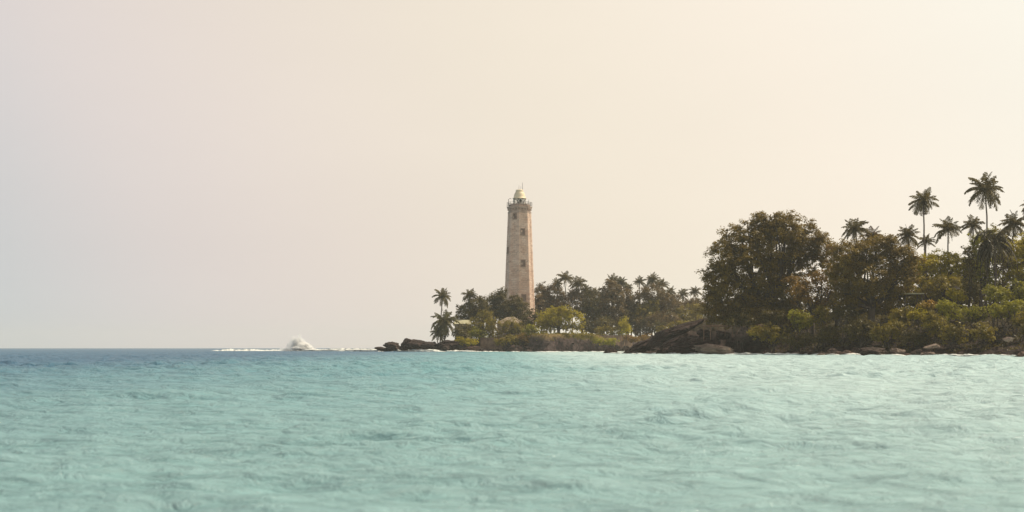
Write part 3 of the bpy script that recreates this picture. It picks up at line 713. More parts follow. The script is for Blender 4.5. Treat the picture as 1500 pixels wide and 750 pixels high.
make_tree('broadleaf_tree', 'leafy olive tree at the frame edge behind the vine draped tree', 'tree', 204, 1490, [
    (1480, 372, 22, 18), (1502, 366, 22, 20), (1492, 392, 28, 20), (1520, 385, 22, 24), (1466, 392, 14, 14), (1530, 355, 20, 20)], M['leaf_olive'], 36, head_h, .34, .85, .55, 22, .35)
make_tree('broadleaf_tree', 'brown sunlit tree top peeking between dome tree and dark tree', 'tree', 207, 1225, [
    (1222, 372, 14, 12), (1232, 385, 14, 14), (1216, 392, 12, 12)], M['leaf_amber'], 37, head_h, .34, .8, .5, 20, .25)

make_tree('vine_covered_trunk', 'slim upright trunk wrapped in dark leaves left of the dark drooping palm', 'tree', 192, 1420, [
    (1418, 372, 8, 14, 0), (1420, 392, 11, 16, 0), (1422, 412, 11, 16, 0), (1424, 432, 12, 16, 0)], M['leaf_dark'], 42, head_h, .3, .7, .4, 20, .2)
make_tree('creeper_tree', 'small olive creeper clump crowning the dark drooping palm', 'tree', 191.5, 1458, [
    (1458, 342, 9, 12, 0), (1468, 352, 9, 9, 0), (1448, 352, 8, 9, 0)], M['leaf_olive'], 43, head_h, .3, .7, .4, 20, .12)

# palms on the headland
PH = [
    (1443, 277, 208, 27, 0, .8, 'tallest palm on the headland, its crown above all other trees'),
    (1353, 294, 215, 20, 2, .2, 'tall slender palm with narrow crown left of the tallest palm'),
    (1253, 336, 222, 21, 1, .5, 'palm rising behind the dark tree, leftmost palm on the headland'),
    (1277, 346, 225, 18, 5, -.4, 'brownish palm with crown touching the leftmost headland palm'),
    (1330, 345, 228, 18, 0, .3, 'palm half sunk in leaves directly left of the slender palm stem'),
    (1357, 354, 236, 13, 3, -.6, 'smallest thin palm standing under the tall slender palm'),
    (1389, 336, 232, 21, 3, -.2, 'round open palm alone above the yellow canopy'),
    (1425, 330, 224, 17, 1, .4, 'drooping palm tucked under the left side of the tallest palm'),
    (1484, 328, 218, 21, 0, .0, 'palm near the right frame edge with wide arching fronds'),
    (1514, 300, 214, 18, 2, .5, 'palm cut by the right frame edge with only frond tips showing'),
    (1440, 350, 205, 15, 4, .3, 'low olive green palm beneath the tallest palm stem'),
]
PH.append((1457, 355, 191, 47, 7, .1, 'dark drooping palm whose long fronds hang like a skirt'))
for i, (px, py, Y, hp, v, ln, lb) in enumerate(PH): make_palm(lb, px, py, Y, hp, head_h, 300 + i, v, ln, group='palms on the headland')

# headland bushes: (px, py, rx, ry, dist, material, label)
BH = [
    (1128, 488, 34, 16, 199.5, 'leaf_olive', 'olive bush on the rocks right of the handrail'),
    (1175, 470, 24, 18, 199, 'leaf_green', 'pale topped green bush standing under the amber layered tree'),
    (1205, 462, 22, 16, 198, 'leaf_olive', 'olive shrub under the amber tree beside the pale post trunk'),
    (1170, 497, 26, 14, 195.5, 'leaf_dark', 'dark low bush above the shore boulders below the pale topped bush'),
    (1215, 490, 34, 20, 192, 'leaf_dark', 'broad dark green bush below the dense dark tree left side'),
    (1262, 480, 32, 22, 190, 'leaf_dark', 'tall dark green shrub directly under the dense dark tree'),
    (1300, 488, 26, 22, 186, 'leaf_olive', 'olive tipped shrub above the large flat tan boulder'),
    (1318, 462, 22, 16, 190, 'leaf_olive', 'light speckled shrub left of the orange croton bush'),
    (1338, 492, 24, 24, 182, 'leaf_dark', 'nearly black green shrub below the orange croton bush'),
    (1358, 448, 20, 9, 187, 'leaf_croton', 'bright yellow orange croton bush in the middle of the slope'),
    (1345, 460, 18, 10, 185.5, 'leaf_yellow', 'yellow green bush just under the orange croton'),
    (1372, 478, 24, 22, 181, 'leaf_olive', 'olive shrub right of and below the orange croton'),
    (1395, 455, 26, 18, 184, 'leaf_green', 'green speckled bush under the pinkish shelter'),
    (1402, 432, 18, 10, 188, 'leaf_yellow', 'bright lime bush directly below the pinkish shelter'),
    (1398, 488, 20, 20, 177.5, 'leaf_olive', 'olive bush low on the slope under the green speckled bush'),
    (1430, 458, 24, 16, 181, 'leaf_green', 'mid green bush below the slim leaf wrapped trunk'),
    (1458, 432, 26, 15, 182, 'leaf_green', 'glossy green bush under the dark drooping palm'),
    (1492, 425, 24, 18, 182, 'leaf_green', 'glossy green bush at the frame edge beside the dark drooping palm'),
    (1470, 455, 26, 14, 178, 'leaf_green', 'bright tipped bush in the middle of the right slope'),
    (1440, 488, 26, 16, 174, 'leaf_olive', 'olive bush overhanging the brown bank at right'),
    (1498, 470, 20, 14, 173, 'leaf_olive', 'olive bush at the right frame edge above the bank'),
    (1488, 450, 22, 12, 176, 'leaf_green', 'light green bush at the frame edge below the glossy ones'),
    (1520, 490, 24, 26, 166, 'leaf_dark', 'dark bush mostly cut off by the right frame edge near the water'),
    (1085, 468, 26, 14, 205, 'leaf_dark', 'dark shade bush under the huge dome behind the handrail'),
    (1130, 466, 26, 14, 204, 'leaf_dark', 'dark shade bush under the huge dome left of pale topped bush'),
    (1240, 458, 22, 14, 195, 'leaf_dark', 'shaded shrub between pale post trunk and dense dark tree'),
]
for i, (px, py, rx, ry, Y, m, lb) in enumerate(BH):
    rng = random.Random(500 + i); lob = [(px, py, rx * .62, ry * .75, 0)]
    for q in range(5): lob.append((px + rng.uniform(-.62, .62) * rx, py + rng.uniform(-.5, .45) * ry, rx * rng.uniform(.3, .5), ry * rng.uniform(.35, .55), rng.uniform(-.8, .8)))
    make_tree('bush', lb, 'bush', Y, px, lob, M[m], 500 + i, head_h, .27, .62, .42, 18, .16, stems=3, group='bushes on the headland slope')

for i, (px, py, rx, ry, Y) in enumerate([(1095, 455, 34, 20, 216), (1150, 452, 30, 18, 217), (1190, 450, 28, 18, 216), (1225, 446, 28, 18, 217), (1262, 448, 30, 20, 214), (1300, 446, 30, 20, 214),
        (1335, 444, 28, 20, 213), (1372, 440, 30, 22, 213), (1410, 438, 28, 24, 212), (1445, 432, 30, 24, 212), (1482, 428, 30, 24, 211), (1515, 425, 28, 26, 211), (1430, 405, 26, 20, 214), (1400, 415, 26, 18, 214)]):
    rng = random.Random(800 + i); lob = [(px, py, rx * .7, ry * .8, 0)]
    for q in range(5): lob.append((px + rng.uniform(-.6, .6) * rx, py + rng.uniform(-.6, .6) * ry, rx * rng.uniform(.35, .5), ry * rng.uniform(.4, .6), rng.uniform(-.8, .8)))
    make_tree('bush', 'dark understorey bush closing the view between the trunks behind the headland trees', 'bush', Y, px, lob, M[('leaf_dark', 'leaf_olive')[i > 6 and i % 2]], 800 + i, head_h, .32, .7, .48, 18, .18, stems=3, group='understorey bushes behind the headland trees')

def pale_trunk():
    a = P(1228.5, 444, 198); t = MB(); z0 = H(head_h, a[0], a[1]) - .2
    t.tube([(0, 0, 0), (.05, 0, (a[2] - z0) * .6), (0, 0, P(0, 422, 198)[2] - z0)], [.14, .12, .1], 8)
    o = t.build('bare_trunk', M['pale_bark'], smooth=True); o.location = (a[0], a[1], z0)
    tag(o, 'pale bare upright trunk catching light below the dense dark tree', 'trunk')
pale_trunk()

# ------------------------------------------------------------------ trees on the island
TI = [
    ('broadleaf_tree', 'dark round tree left of the tower behind the pale roofed hut', 368, 690, [(684, 458, 16, 13), (696, 450, 18, 14), (678, 468, 12, 10), (705, 462, 16, 14)], 'leaf_dark'),
    ('broadleaf_tree', 'dark bushy tree leaning against the left foot of the tower', 376, 722, [(718, 448, 18, 14), (732, 440, 14, 14), (710, 455, 14, 12), (738, 432, 8, 9), (728, 458, 20, 12)], 'leaf_dark'),
    ('broadleaf_tree', 'round dark tree hiding the base of the tower', 378, 752, [(750, 450, 20, 14), (762, 456, 16, 12), (740, 456, 16, 12), (755, 440, 12, 8)], 'leaf_dark'),
    ('broadleaf_tree', 'olive tree in front of the keeper house, left of its roof', 352, 708, [(708, 474, 20, 14), (718, 484, 16, 12), (698, 486, 14, 10), (710, 464, 12, 8)], 'leaf_olive'),
    ('broadleaf_tree', 'round olive bush tree before the grey brown hip roof', 350, 750, [(748, 478, 16, 10), (758, 484, 12, 10), (738, 486, 12, 8)], 'leaf_olive'),
    ('broadleaf_tree', 'shady tree between the tower foot and the yellow umbrella tree', 362, 780, [(778, 466, 14, 11), (786, 472, 12, 10), (772, 474, 10, 8)], 'leaf_dark'),
    ('umbrella_tree', 'yellow green umbrella shaped tree on the lawn right of the tower', 350, 820, [(805, 464, 16, 9), (822, 459, 20, 8), (838, 463, 15, 9), (796, 471, 11, 8), (847, 473, 8, 10), (820, 468, 26, 9), (832, 473, 17, 8), (806, 474, 16, 7), (792, 478, 7, 5), (851, 481, 5, 6), (812, 456, 9, 5), (800, 480, 12, 6), (820, 480, 14, 5), (840, 481, 12, 6)], 'leaf_yellow'),
    ('casuarina_tree', 'feathery brown tree directly right of the tower', 402, 793, [(792, 432, 11, 16), (800, 440, 11, 16), (788, 450, 12, 14), (806, 428, 8, 10)], 'leaf_casuarina'),
    ('casuarina_tree', 'feathery brown tree behind the umbrella tree crown', 405, 818, [(816, 438, 13, 16), (826, 448, 12, 14), (812, 452, 12, 12)], 'leaf_casuarina'),
    ('casuarina_tree', 'narrow dark feathery tree right of the umbrella tree', 385, 867, [(866, 438, 9, 16), (868, 458, 11, 16), (870, 475, 10, 12), (860, 450, 8, 12)], 'leaf_dark'),
    ('casuarina_tree', 'tall cone shaped dark tree in the middle of the grove', 388, 897, [(896, 425, 12, 16), (893, 445, 16, 16), (900, 462, 18, 15), (905, 435, 10, 14), (884, 462, 12, 14)], 'leaf_casuarina'),
    ('casuarina_tree', 'broad brown tree under the palm tops of the right grove', 392, 945, [(942, 440, 16, 16), (958, 432, 18, 15), (935, 458, 16, 15), (962, 455, 18, 16), (978, 445, 14, 14)], 'leaf_casuarina'),
    ('casuarina_tree', 'low brown tree between grove and the sloping headland rock', 382, 960, [(955, 475, 20, 12), (975, 468, 18, 12), (940, 484, 14, 8)], 'leaf_casuarina'),
    ('broadleaf_tree', 'hazy green tree low in the gap left of the headland', 395, 1005, [(1000, 460, 18, 10), (1018, 455, 14, 10), (988, 470, 14, 8), (1010, 470, 18, 8)], 'leaf_olive'),
    ('bush', 'small yellow green pointed bush beside the stone wall', 352, 914, [(914, 476, 9, 8), (914, 470, 6, 6), (918, 484, 9, 6)], 'leaf_yellow'),
    ('hedge', 'clipped golden hedge on top of the reddish stone wall', 353, 893, [(880, 485, 7, 6), (890, 485, 8, 6), (900, 485, 8, 6), (908, 486, 6, 5)], 'leaf_olive'),
    ('bush', 'dark bush behind the golden hedge', 360, 885, [(880, 474, 9, 7), (888, 477, 9, 6)], 'leaf_dark'),
    ('bush', 'olive bush on the shore rocks below the hip roofed house', 344, 745, [(742, 498, 13, 6), (754, 500, 12, 6), (732, 500, 10, 5)], 'leaf_olive'),
    ('bush', 'brown shrub on the bank right of the hip roofed house', 343, 768, [(766, 495, 9, 6), (774, 499, 9, 5)], 'leaf_amber'),
    ('bush', 'low yellow grassy bush on the rocks right of the clumped palm', 343.5, 684, [(680, 499, 9, 3.5), (690, 501, 10, 3), (672, 498, 6, 3)], 'leaf_yellow'),
    ('bush', 'dark low shrub right of the clumped palm foot', 347, 672, [(670, 488, 9, 7), (680, 490, 9, 6)], 'leaf_dark'),
    ('bush', 'dark shrub filling the shade below the pale roofed hut', 356, 682, [(676, 482, 9, 6), (688, 482, 9, 6)], 'leaf_dark'),
    ('bush', 'golden scrub along the lawn edge under the umbrella tree', 341, 842, [(838, 491, 12, 3), (852, 492, 12, 3), (866, 493, 10, 3)], 'leaf_olive'),
    ('bush', 'russet scrub on the bank left of the headland tip', 355, 925, [(922, 496, 10, 4), (936, 498, 12, 4), (948, 496, 10, 5)], 'leaf_amber'),
    ('bush', 'green scrub at the shore below the reddish stone wall', 347, 880, [(872, 498, 8, 3.5), (884, 500, 10, 3.5), (898, 500, 9, 3.5)], 'leaf_green'),
    ('bush', 'pale olive scrub covering the bank behind the headland rock slope', 372, 985, [(975, 484, 16, 6), (992, 478, 16, 6), (1008, 476, 14, 6)], 'leaf_olive'),
]
TI += [
    ('bush', 'bright green rounded bush between the shaggy palm and the pale roofed hut', 349, 700, [(698, 487, 9, 7), (706, 490, 8, 6), (692, 490, 7, 5)], 'leaf_green'),
    ('bush', 'bright green rounded bush at the lawn corner below the tower', 345, 779, [(778, 484, 9, 7), (786, 487, 8, 5), (771, 487, 7, 5)], 'leaf_green'),
    ('grove_tree', 'brown grove tree in the gap right of the umbrella tree', 398, 852, [(850, 444, 16, 16), (858, 460, 15, 16), (845, 432, 10, 10)], 'leaf_casuarina'),
    ('grove_tree', 'brown grove tree between the leaning palm and the cone shaped tree', 400, 878, [(880, 438, 14, 16), (876, 455, 14, 16), (886, 470, 14, 12)], 'leaf_casuarina'),
    ('grove_tree', 'brown grove tree right of the cone shaped tree', 396, 918, [(916, 440, 14, 16), (922, 456, 15, 16), (912, 470, 16, 12)], 'leaf_casuarina'),
    ('grove_tree', 'shaded low grove tree behind the small yellow green pointed bush', 388, 925, [(925, 474, 18, 12), (938, 468, 14, 12), (912, 478, 12, 8)], 'leaf_dark'),
    ('grove_tree', 'brown grove tree below the dark palm on the right shoulder', 398, 985, [(984, 450, 16, 16), (992, 462, 14, 12), (975, 462, 14, 12)], 'leaf_casuarina'),
    ('grove_tree', 'olive grove tree filling the middle of the right grove', 390, 955, [(948, 462, 18, 14), (966, 466, 18, 13), (955, 448, 14, 12)], 'leaf_olive'),
    ('grove_tree', 'hazy brown grove tree against the left side of the headland dome', 405, 1025, [(1022, 450, 14, 14), (1030, 462, 14, 14), (1012, 448, 10, 10)], 'leaf_casuarina'),
    ('grove_tree', 'low shaded grove tree behind the golden hedge', 380, 860, [(856, 478, 12, 8), (870, 480, 12, 8), (882, 478, 10, 8), (896, 478, 12, 8)], 'leaf_dark'),
    ('grove_tree', 'brown grove tree at the tower right side above the shady tree', 396, 800, [(796, 456, 14, 12), (808, 462, 12, 12), (790, 444, 8, 12), (822, 452, 12, 10)], 'leaf_casuarina'),
]
for i, (nm, lb, Y, bpx, lob, m) in enumerate(TI):
    cat = 'bush' if nm in ('bush',) else ('hedge' if nm == 'hedge' else 'tree')
    make_tree(nm, lb, cat, Y, bpx, lob, M[m], 700 + i, isl_h, (.46 if Y > 360 else .4), .95, .66, 24, .22 if cat == 'tree' else .12, group='trees of the lighthouse island' if cat == 'tree' else 'bushes of the lighthouse island',
              flat=.9, depth=1.2 if nm != 'umbrella_tree' else 1.0, stems=1 if cat == 'tree' else 2, under=.8 if nm != 'umbrella_tree' else .35)

PI_ = [
    (648, 434, 348, 14, 0, -.6, 'lone palm at the left tip of the island with a bare leaning stem'),
    (651, 470, 345, 21, 6, 0, 'short shaggy clumped palm below the lone palm'),
    (642, 487, 346, 13, 4, .3, 'small drooping palm leaning over the water at the left tip'),
    (688, 433, 366, 13, 1, .2, 'second palm from the left tip, above the dark round tree'),
    (703, 440, 372, 9, 3, .2, 'small palm top poking out beside the second palm'),
    (828, 408, 400, 13, 3, .2, 'highest palm of the grove right of the tower'),
    (816, 416, 404, 10, 2, .2, 'palm just left of the highest grove palm'),
    (847, 416, 398, 14, 1, 1.4, 'leaning palm right of the highest grove palm'),
    (858, 425, 400, 10, 0, .1, 'palm below the leaning grove palm on its right'),
    (838, 432, 396, 11, 5, .2, 'reddish dry palm low between highest and leaning palms'),
    (897, 412, 402, 12, 2, .1, 'bushy palm topping the tall cone shaped tree'),
    (910, 414, 404, 11, 4, .1, 'olive palm joined to the right of the bushy grove palm'),
    (919, 422, 406, 10, 0, .4, 'palm with one long drooping frond right of the cone shaped tree'),
    (937, 413, 410, 10, 3, .1, 'pointed palm at the left of the right grove'),
    (956, 410, 412, 12, 0, -.2, 'topmost palm of the right grove'),
    (969, 417, 412, 11, 3, .2, 'palm right of the topmost palm in the right grove'),
    (982, 428, 416, 10, 2, .2, 'dark palm on the right shoulder of the right grove'),
    (1000, 431, 440, 10, 4, .2, 'pale hazy palm alone in the gap before the headland'),
    (1018, 427, 436, 10, 1, .2, 'hazy palm partly hidden by the huge headland dome'),
    (733, 432, 384, 9, 1, .1, 'small palm top against the left side of the tower'),
]
for i, (px, py, Y, hp, v, ln, lb) in enumerate(PI_): make_palm(lb, px, py, Y, hp, isl_h, 900 + i, v, ln, group='palms of the lighthouse island', r=.16)
# lower storey of the grove: nothing tells these apart
LOW = [(796, 436, 408), (806, 448, 400), (875, 446, 396), (883, 434, 404), (908, 446, 396), (924, 440, 400), (930, 456, 392), (946, 426, 406), (948, 452, 394), (964, 446, 396),
       (972, 434, 404), (988, 446, 402), (980, 462, 388), (918, 462, 388), (866, 430, 410), (1008, 446, 430), (1022, 446, 425), (994, 458, 398), (888, 470, 380), (938, 472, 382), (966, 478, 376)]
for i, (px, py, Y) in enumerate(LOW):
    make_palm('palm crown packed low among the taller trees of the hazy island grove', px, py, Y, random.Random(i).uniform(9, 13), isl_h, 950 + i, i * 5 + 2, .2, group='low palms packed in the island grove', r=.15)

# ------------------------------------------------------------------ rocks
def rock_mesh(seed, m, flat=.6, lumps=1.0):
    import bmesh
    bm = bmesh.new(); bmesh.ops.create_icosphere(bm, subdivisions=5, radius=1)
    rng = random.Random(seed); off = Vector((rng.uniform(-50, 50), rng.uniform(-50, 50), rng.uniform(-50, 50)))
    planes = [(Vector((rng.gauss(0, 1), rng.gauss(0, 1), rng.gauss(0, .8))).normalized(), rng.uniform(.42, .8)) for _ in range(8)]
    for v in bm.verts:
        d = v.co.normalized(); r = 1.0
        for n, h in planes:
            c = d.dot(n)
            if c > .05: r = min(r, h / c)
        lay = math.sin((d.z * 9 + d.x * 2.5) + 2 * mnoise.noise(d * 2 + off))
        r *= 1 + .22 * lumps * mnoise.noise(d * 2.1 + off) - .10 * abs(mnoise.noise(d * 4.5 + off)) * 2 - .05 * abs(mnoise.noise(d * 9 + off)) * 2 + .03 * lay + .04 * mnoise.noise(d * 16 + off)
        v.co = Vector((d.x * r, d.y * r, d.z * r * flat))
    me = bpy.data.meshes.new('rock'); bm.to_mesh(me); bm.free(); me.materials.append(m)
    return me
RK = {k: [rock_mesh(60 + 10 * j + i, M[mn], fl) for i, fl in enumerate((.55, .7, .45, .85))] for j, (k, mn) in enumerate((('dark', 'rock_dark'), ('mid', 'rock_mid'), ('pale', 'rock_pale'), ('red', 'rock_red')))}

def rock(x, y, z, sx, sy, sz, kind, v, rz, label, group, tilt=0.0):
    o = bpy.data.objects.new('rock', RK[kind][v % 4]); COL.objects.link(o)
    o.location = (float(x), float(y), float(z)); o.scale = (sx, sy, sz); o.rotation_euler = (0, tilt, rz)
    return tag(o, label, 'rock', group)
def rock_px(px, py, Y, wpx, hpx, kind, v, label, group=None, tilt=0.0, rz=0.0):
    k = Y / F; c = P(px, py, Y)
    fl = (.55, .7, .45, .85)[v % 4]
    rock(c[0], c[1], c[2], wpx * k / 1.7, max(wpx * .7, hpx) * k / 1.7, hpx * k / 1.7 / fl, kind, v, rz, label, group, tilt)

# named rocks
rock_px(1056, 513.5, 204.5, 66, 15, 'pale', 0, 'large pale flat boulder at the waterline below the handrail', None, .10)
rock_px(1022, 510.5, 206.5, 20, 4, 'pale', 2, 'thin pale slab left of the large pale boulder', None, .1)
rock_px(1095, 519, 201.5, 26, 5, 'pale', 2, 'small tan wet rock at the right end of the large pale boulder')
rock_px(1283, 516.5, 179, 56, 13, 'mid', 0, 'wide tan flat topped boulder at the shore under the dark shrubs', None, .05)
rock_px(1219, 516, 187, 30, 12, 'mid', 1, 'rounded brown boulder standing in the water left of the wide tan boulder')
rock_px(1243, 518, 184.5, 20, 8, 'red', 2, 'reddish rock between rounded brown and wide tan boulders')
rock_px(1205, 520.5, 186.5, 14, 5, 'pale', 0, 'small white wet rock in front of the rounded brown boulder')
rock_px(1366, 507, 173, 30, 6, 'pale', 2, 'greyish pale slab lying in the dark bank', None, -.15)
rock_px(1478, 496.5, 163, 16, 7, 'pale', 1, 'single pink grey rock high on the brown bank near frame edge')
rock_px(1090, 489, 204, 30, 20, 'mid', 1, 'big rounded grey brown boulder right of the handrail posts')
rock_px(1114, 484, 205.5, 22, 16, 'red', 1, 'rusty red boulder between handrail and olive bush')
rock_px(562, 511.5, 351, 26, 6, 'mid', 2, 'low awash rock, outermost of the left spit', None, .08)
rock_px(577, 507.5, 350, 30, 11, 'mid', 0, 'greenish brown low rock second from the outer end of the spit', None, .1, .4)
rock_px(594, 505, 348, 26, 16, 'dark', 0, 'blocky dark rock where the spit rises beside the small spray', None, -.1, 1.0)
rock_px(612, 505, 349, 40, 16, 'dark', 2, 'long dark ledge forming the top of the left spit', None, .05, .2)
rock_px(634, 508, 348, 40, 11, 'dark', 2, 'low dark ledge joining the spit to the palm clump', None, .08, .1)
rock_px(655, 506.5, 344, 42, 14, 'dark', 0, 'dark ledge under the shaggy clumped palm', None, -.05, .3)
rock_px(655, 509.5, 341, 14, 6, 'mid', 0, 'paler round rock at the water below the clumped palm')
rock_px(695, 511, 340.5, 22, 7, 'red', 0, 'pinkish flat rock at the water left of the olive shore bush')
rock_px(905, 521.5, 225, 14, 4, 'dark', 0, 'small half drowned rock in the water off the headland tip')
# sloping slabs of the headland tip
g = 'sloping slabs of the headland tip'
for i, (px, py, w, h, kd, Y, tl, lb) in enumerate([
        (940, 508, 60, 14, 'dark', 230, -.42, 'lowest dark slanting slab at the headland tip'), (972, 494, 54, 18, 'dark', 224, -.42, 'middle dark slanting slab of the headland tip'),
        (1005, 480, 56, 16, 'dark', 219, -.32, 'upper dark slanting slab reaching the huge tree'), (985, 500, 48, 8, 'dark', 217, -.42, 'narrow rough ledge across the middle of the dark slanting slabs'),
        (930, 516, 40, 7, 'dark', 229, -.15, 'low broken ledge at the water in front of the lowest slab'), (1010, 505, 60, 20, 'dark', 211, -.15, 'massive dark block left of the large pale boulder')]):
    rock_px(px, py, Y, w, h, kd, i, lb, g, tl)
r0 = random.Random(5)
for i in range(12):
    px = 1012 + i * 7.2 + r0.uniform(-3, 3); Y = r0.uniform(208.5, 213) - (px - 1012) * .03
    rock_px(px, r0.uniform(487, 503), Y, r0.uniform(14, 26), r0.uniform(9, 16), 'dark', i, 'dark purple brown boulder in the heap under the handrail', 'boulders heaped under the handrail', r0.uniform(-.3, .3), r0.uniform(0, 6))
# shore scatter
rr = random.Random(77)
def scatter(pts, n, kinds, smin, smax, label, group, dz=(-.1, .5), inland=2.5, sides=1.0):
    seg = []
    for (a, b) in zip(pts[:-1], pts[1:]): seg.append((a, b, math.dist(a, b)))
    tot = sum(s[2] for s in seg)
    for i in range(n):
        u = rr.uniform(0, tot)
        for a, b, l in seg:
            if u <= l: break
            u -= l
        t = u / l; x = a[0] + (b[0] - a[0]) * t; y = a[1] + (b[1] - a[1]) * t + rr.uniform(-.6, inland)
        s = math.exp(rr.uniform(math.log(smin), math.log(smax))); hf = isl_h if y > 320 else head_h
        z = max(H(hf, x, y), -.1) + rr.uniform(*dz) * s * .5
        rock(x, y, z, s * rr.uniform(.9, 1.7), s, s * rr.uniform(.7, 1.2), rr.choice(kinds), rr.randrange(4), rr.uniform(0, 6.28), label, group, rr.uniform(-.2, .2))
scatter(ISL[0:5], 50, ['dark', 'dark', 'mid', 'red'], .35, 1.3, 'dark boulder in the jumble along the left and middle island shore', 'boulders along the island shore', inland=4)
scatter(ISL[4:9], 34, ['dark', 'dark', 'dark', 'mid'], .35, 1.2, 'dark boulder at the foot of the steep right island bank', 'boulders under the island bank', inland=2)
scatter(HEAD[0:4], 88, ['dark', 'dark', 'dark', 'mid'], .3, 1.5, 'dark boulder among the slabs of the headland tip and handrail shore', 'boulders along the headland tip', inland=13)
scatter(HEAD[3:9], 70, ['dark', 'mid', 'mid', 'dark', 'red', 'pale', 'pale'], .25, .95, 'boulder in the wet rubble line under the headland bushes', 'boulders along the headland bushes', inland=3)
# reef between splash and spit
for i in range(16):
    px = 478 + i * 5.6 + rr.uniform(-2, 2); Y = 425 - i * 4.4
    s = rr.uniform(.2, .5); rock(gx(px, Y), Y, .08, s * 1.8, s, s * .9, 'dark', i, rr.uniform(0, 6), 'low dark reef rock awash between the white splash and the spit', 'reef rocks awash off the island')

# undergrowth covering the headland slope between the bushes
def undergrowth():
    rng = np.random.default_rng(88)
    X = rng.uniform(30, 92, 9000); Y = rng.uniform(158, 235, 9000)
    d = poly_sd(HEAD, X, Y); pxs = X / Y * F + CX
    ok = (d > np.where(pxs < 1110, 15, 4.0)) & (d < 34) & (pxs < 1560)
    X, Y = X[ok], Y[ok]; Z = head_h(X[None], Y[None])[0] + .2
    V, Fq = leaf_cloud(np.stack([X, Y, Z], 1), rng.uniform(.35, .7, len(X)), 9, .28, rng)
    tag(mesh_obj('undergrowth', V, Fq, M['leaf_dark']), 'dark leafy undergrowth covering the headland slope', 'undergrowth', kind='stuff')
undergrowth()
def island_grass():
    rng = np.random.default_rng(89)
    X = rng.uniform(-22, 60, 9000); Y = rng.uniform(338, 372, 9000)
    d = poly_sd(ISL, X, Y); pxs = X / Y * F + CX
    z = isl_h(X[None], Y[None])[0]
    ok = (d > np.where(pxs > 780, 2.2, 7)) & (z > 2.2) & (rng.random(len(X)) < .75)
    X, Y, z = X[ok], Y[ok], z[ok]
    V, Fq = leaf_cloud(np.stack([X, Y, z + .12], 1), rng.uniform(.2, .45, len(X)), 7, .3, rng, .6)
    tag(mesh_obj('grass', V, Fq, M['leaf_olive']), 'dry golden grass along the island bank', 'grass', kind='stuff')
island_grass()

# ------------------------------------------------------------------ foam and spray
def blobs(name, C, S_, rng, m, label, cat, squash=.35, xs=1.0):
    """many small rounded flecks in one mesh"""
    base = np.array([(1, 0, 0), (-1, 0, 0), (0, 1, 0), (0, -1, 0), (0, 0, 1), (0, 0, -1)], float)
    tri = np.array([(0, 2, 4), (2, 1, 4), (1, 3, 4), (3, 0, 4), (2, 0, 5), (1, 2, 5), (3, 1, 5), (0, 3, 5)])
    n = len(C); st = np.stack([S_ * xs * rng.uniform(.7, 1.8, n), S_ * rng.uniform(.6, 1.1, n), S_ * squash * rng.uniform(.6, 1.4, n)], 1)
    V = (base[None] * (1 + .25 * rng.normal(size=(n, 6, 1)))) * st[:, None, :] + np.asarray(C)[:, None, :]
    Fq = (tri[None] + (np.arange(n) * 6)[:, None, None]).reshape(-1, 3)
    return tag(mesh_obj(name, V.reshape(-1, 3), Fq, m), label, cat, kind='stuff')

rng = np.random.default_rng(99)
C = []; Sx = []
def foam_line(pts, n, spread, size, z=(.0, .12), clump=.6):
    pts = np.array(pts, float); seg = np.linalg.norm(np.diff(pts, axis=0), axis=1); cum = np.concatenate([[0], np.cumsum(seg)])
    u = rng.random(n) * cum[-1]
    keep = (np.sin(u * .9 + 1) + np.sin(u * .37) + np.sin(u * 2.3) + rng.normal(size=n) * .5) > (clump - .6) * 3
    u = u[keep]; x = np.interp(u, cum, pts[:, 0]); y = np.interp(u, cum, pts[:, 1]) + rng.normal(size=len(u)) * spread
    C.append(np.stack([x, y, rng.uniform(z[0], z[1], len(u))], 1)); Sx.append(size * rng.uniform(.4, 1.5, len(u)))
sh = lambda L_, o: [(x, y - o) for x, y in L_]
foam_line(sh(ISL[0:9], 2.2), 1000, .6, .24)
foam_line(sh(ISL[0:3], 2.6), 500, .9, .32, (0, .25), .3)
foam_line(sh(HEAD[0:4], 1.7), 800, .6, .2, (0, .22))
foam_line(sh(HEAD[3:9], 1.5), 1500, .6, .19, (0, .2), .75)
foam_line([(gx(1060, 203), 201.5), (gx(1120, 200), 199)], 260, .4, .12, (0, .12), .2)
foam_line([(gx(905, 232), 231), (gx(940, 226), 225)], 200, .5, .14, (0, .12), .2)
foam_line([(gx(450, 425), 425), (gx(520, 403), 403), (gx(570, 364), 364), (gx(640, 342), 339)], 3200, 2.2, .34, (0, .42), .1)
foam_line([(gx(470, 420), 440), (gx(560, 370), 385)], 500, 1.5, .3, (.3, .7), .4)
blobs('sea_foam', np.vstack(C), np.concatenate(Sx), rng, M['foam'], 'white foam lines along the rocks and reef', 'foam', .4, 2.6)

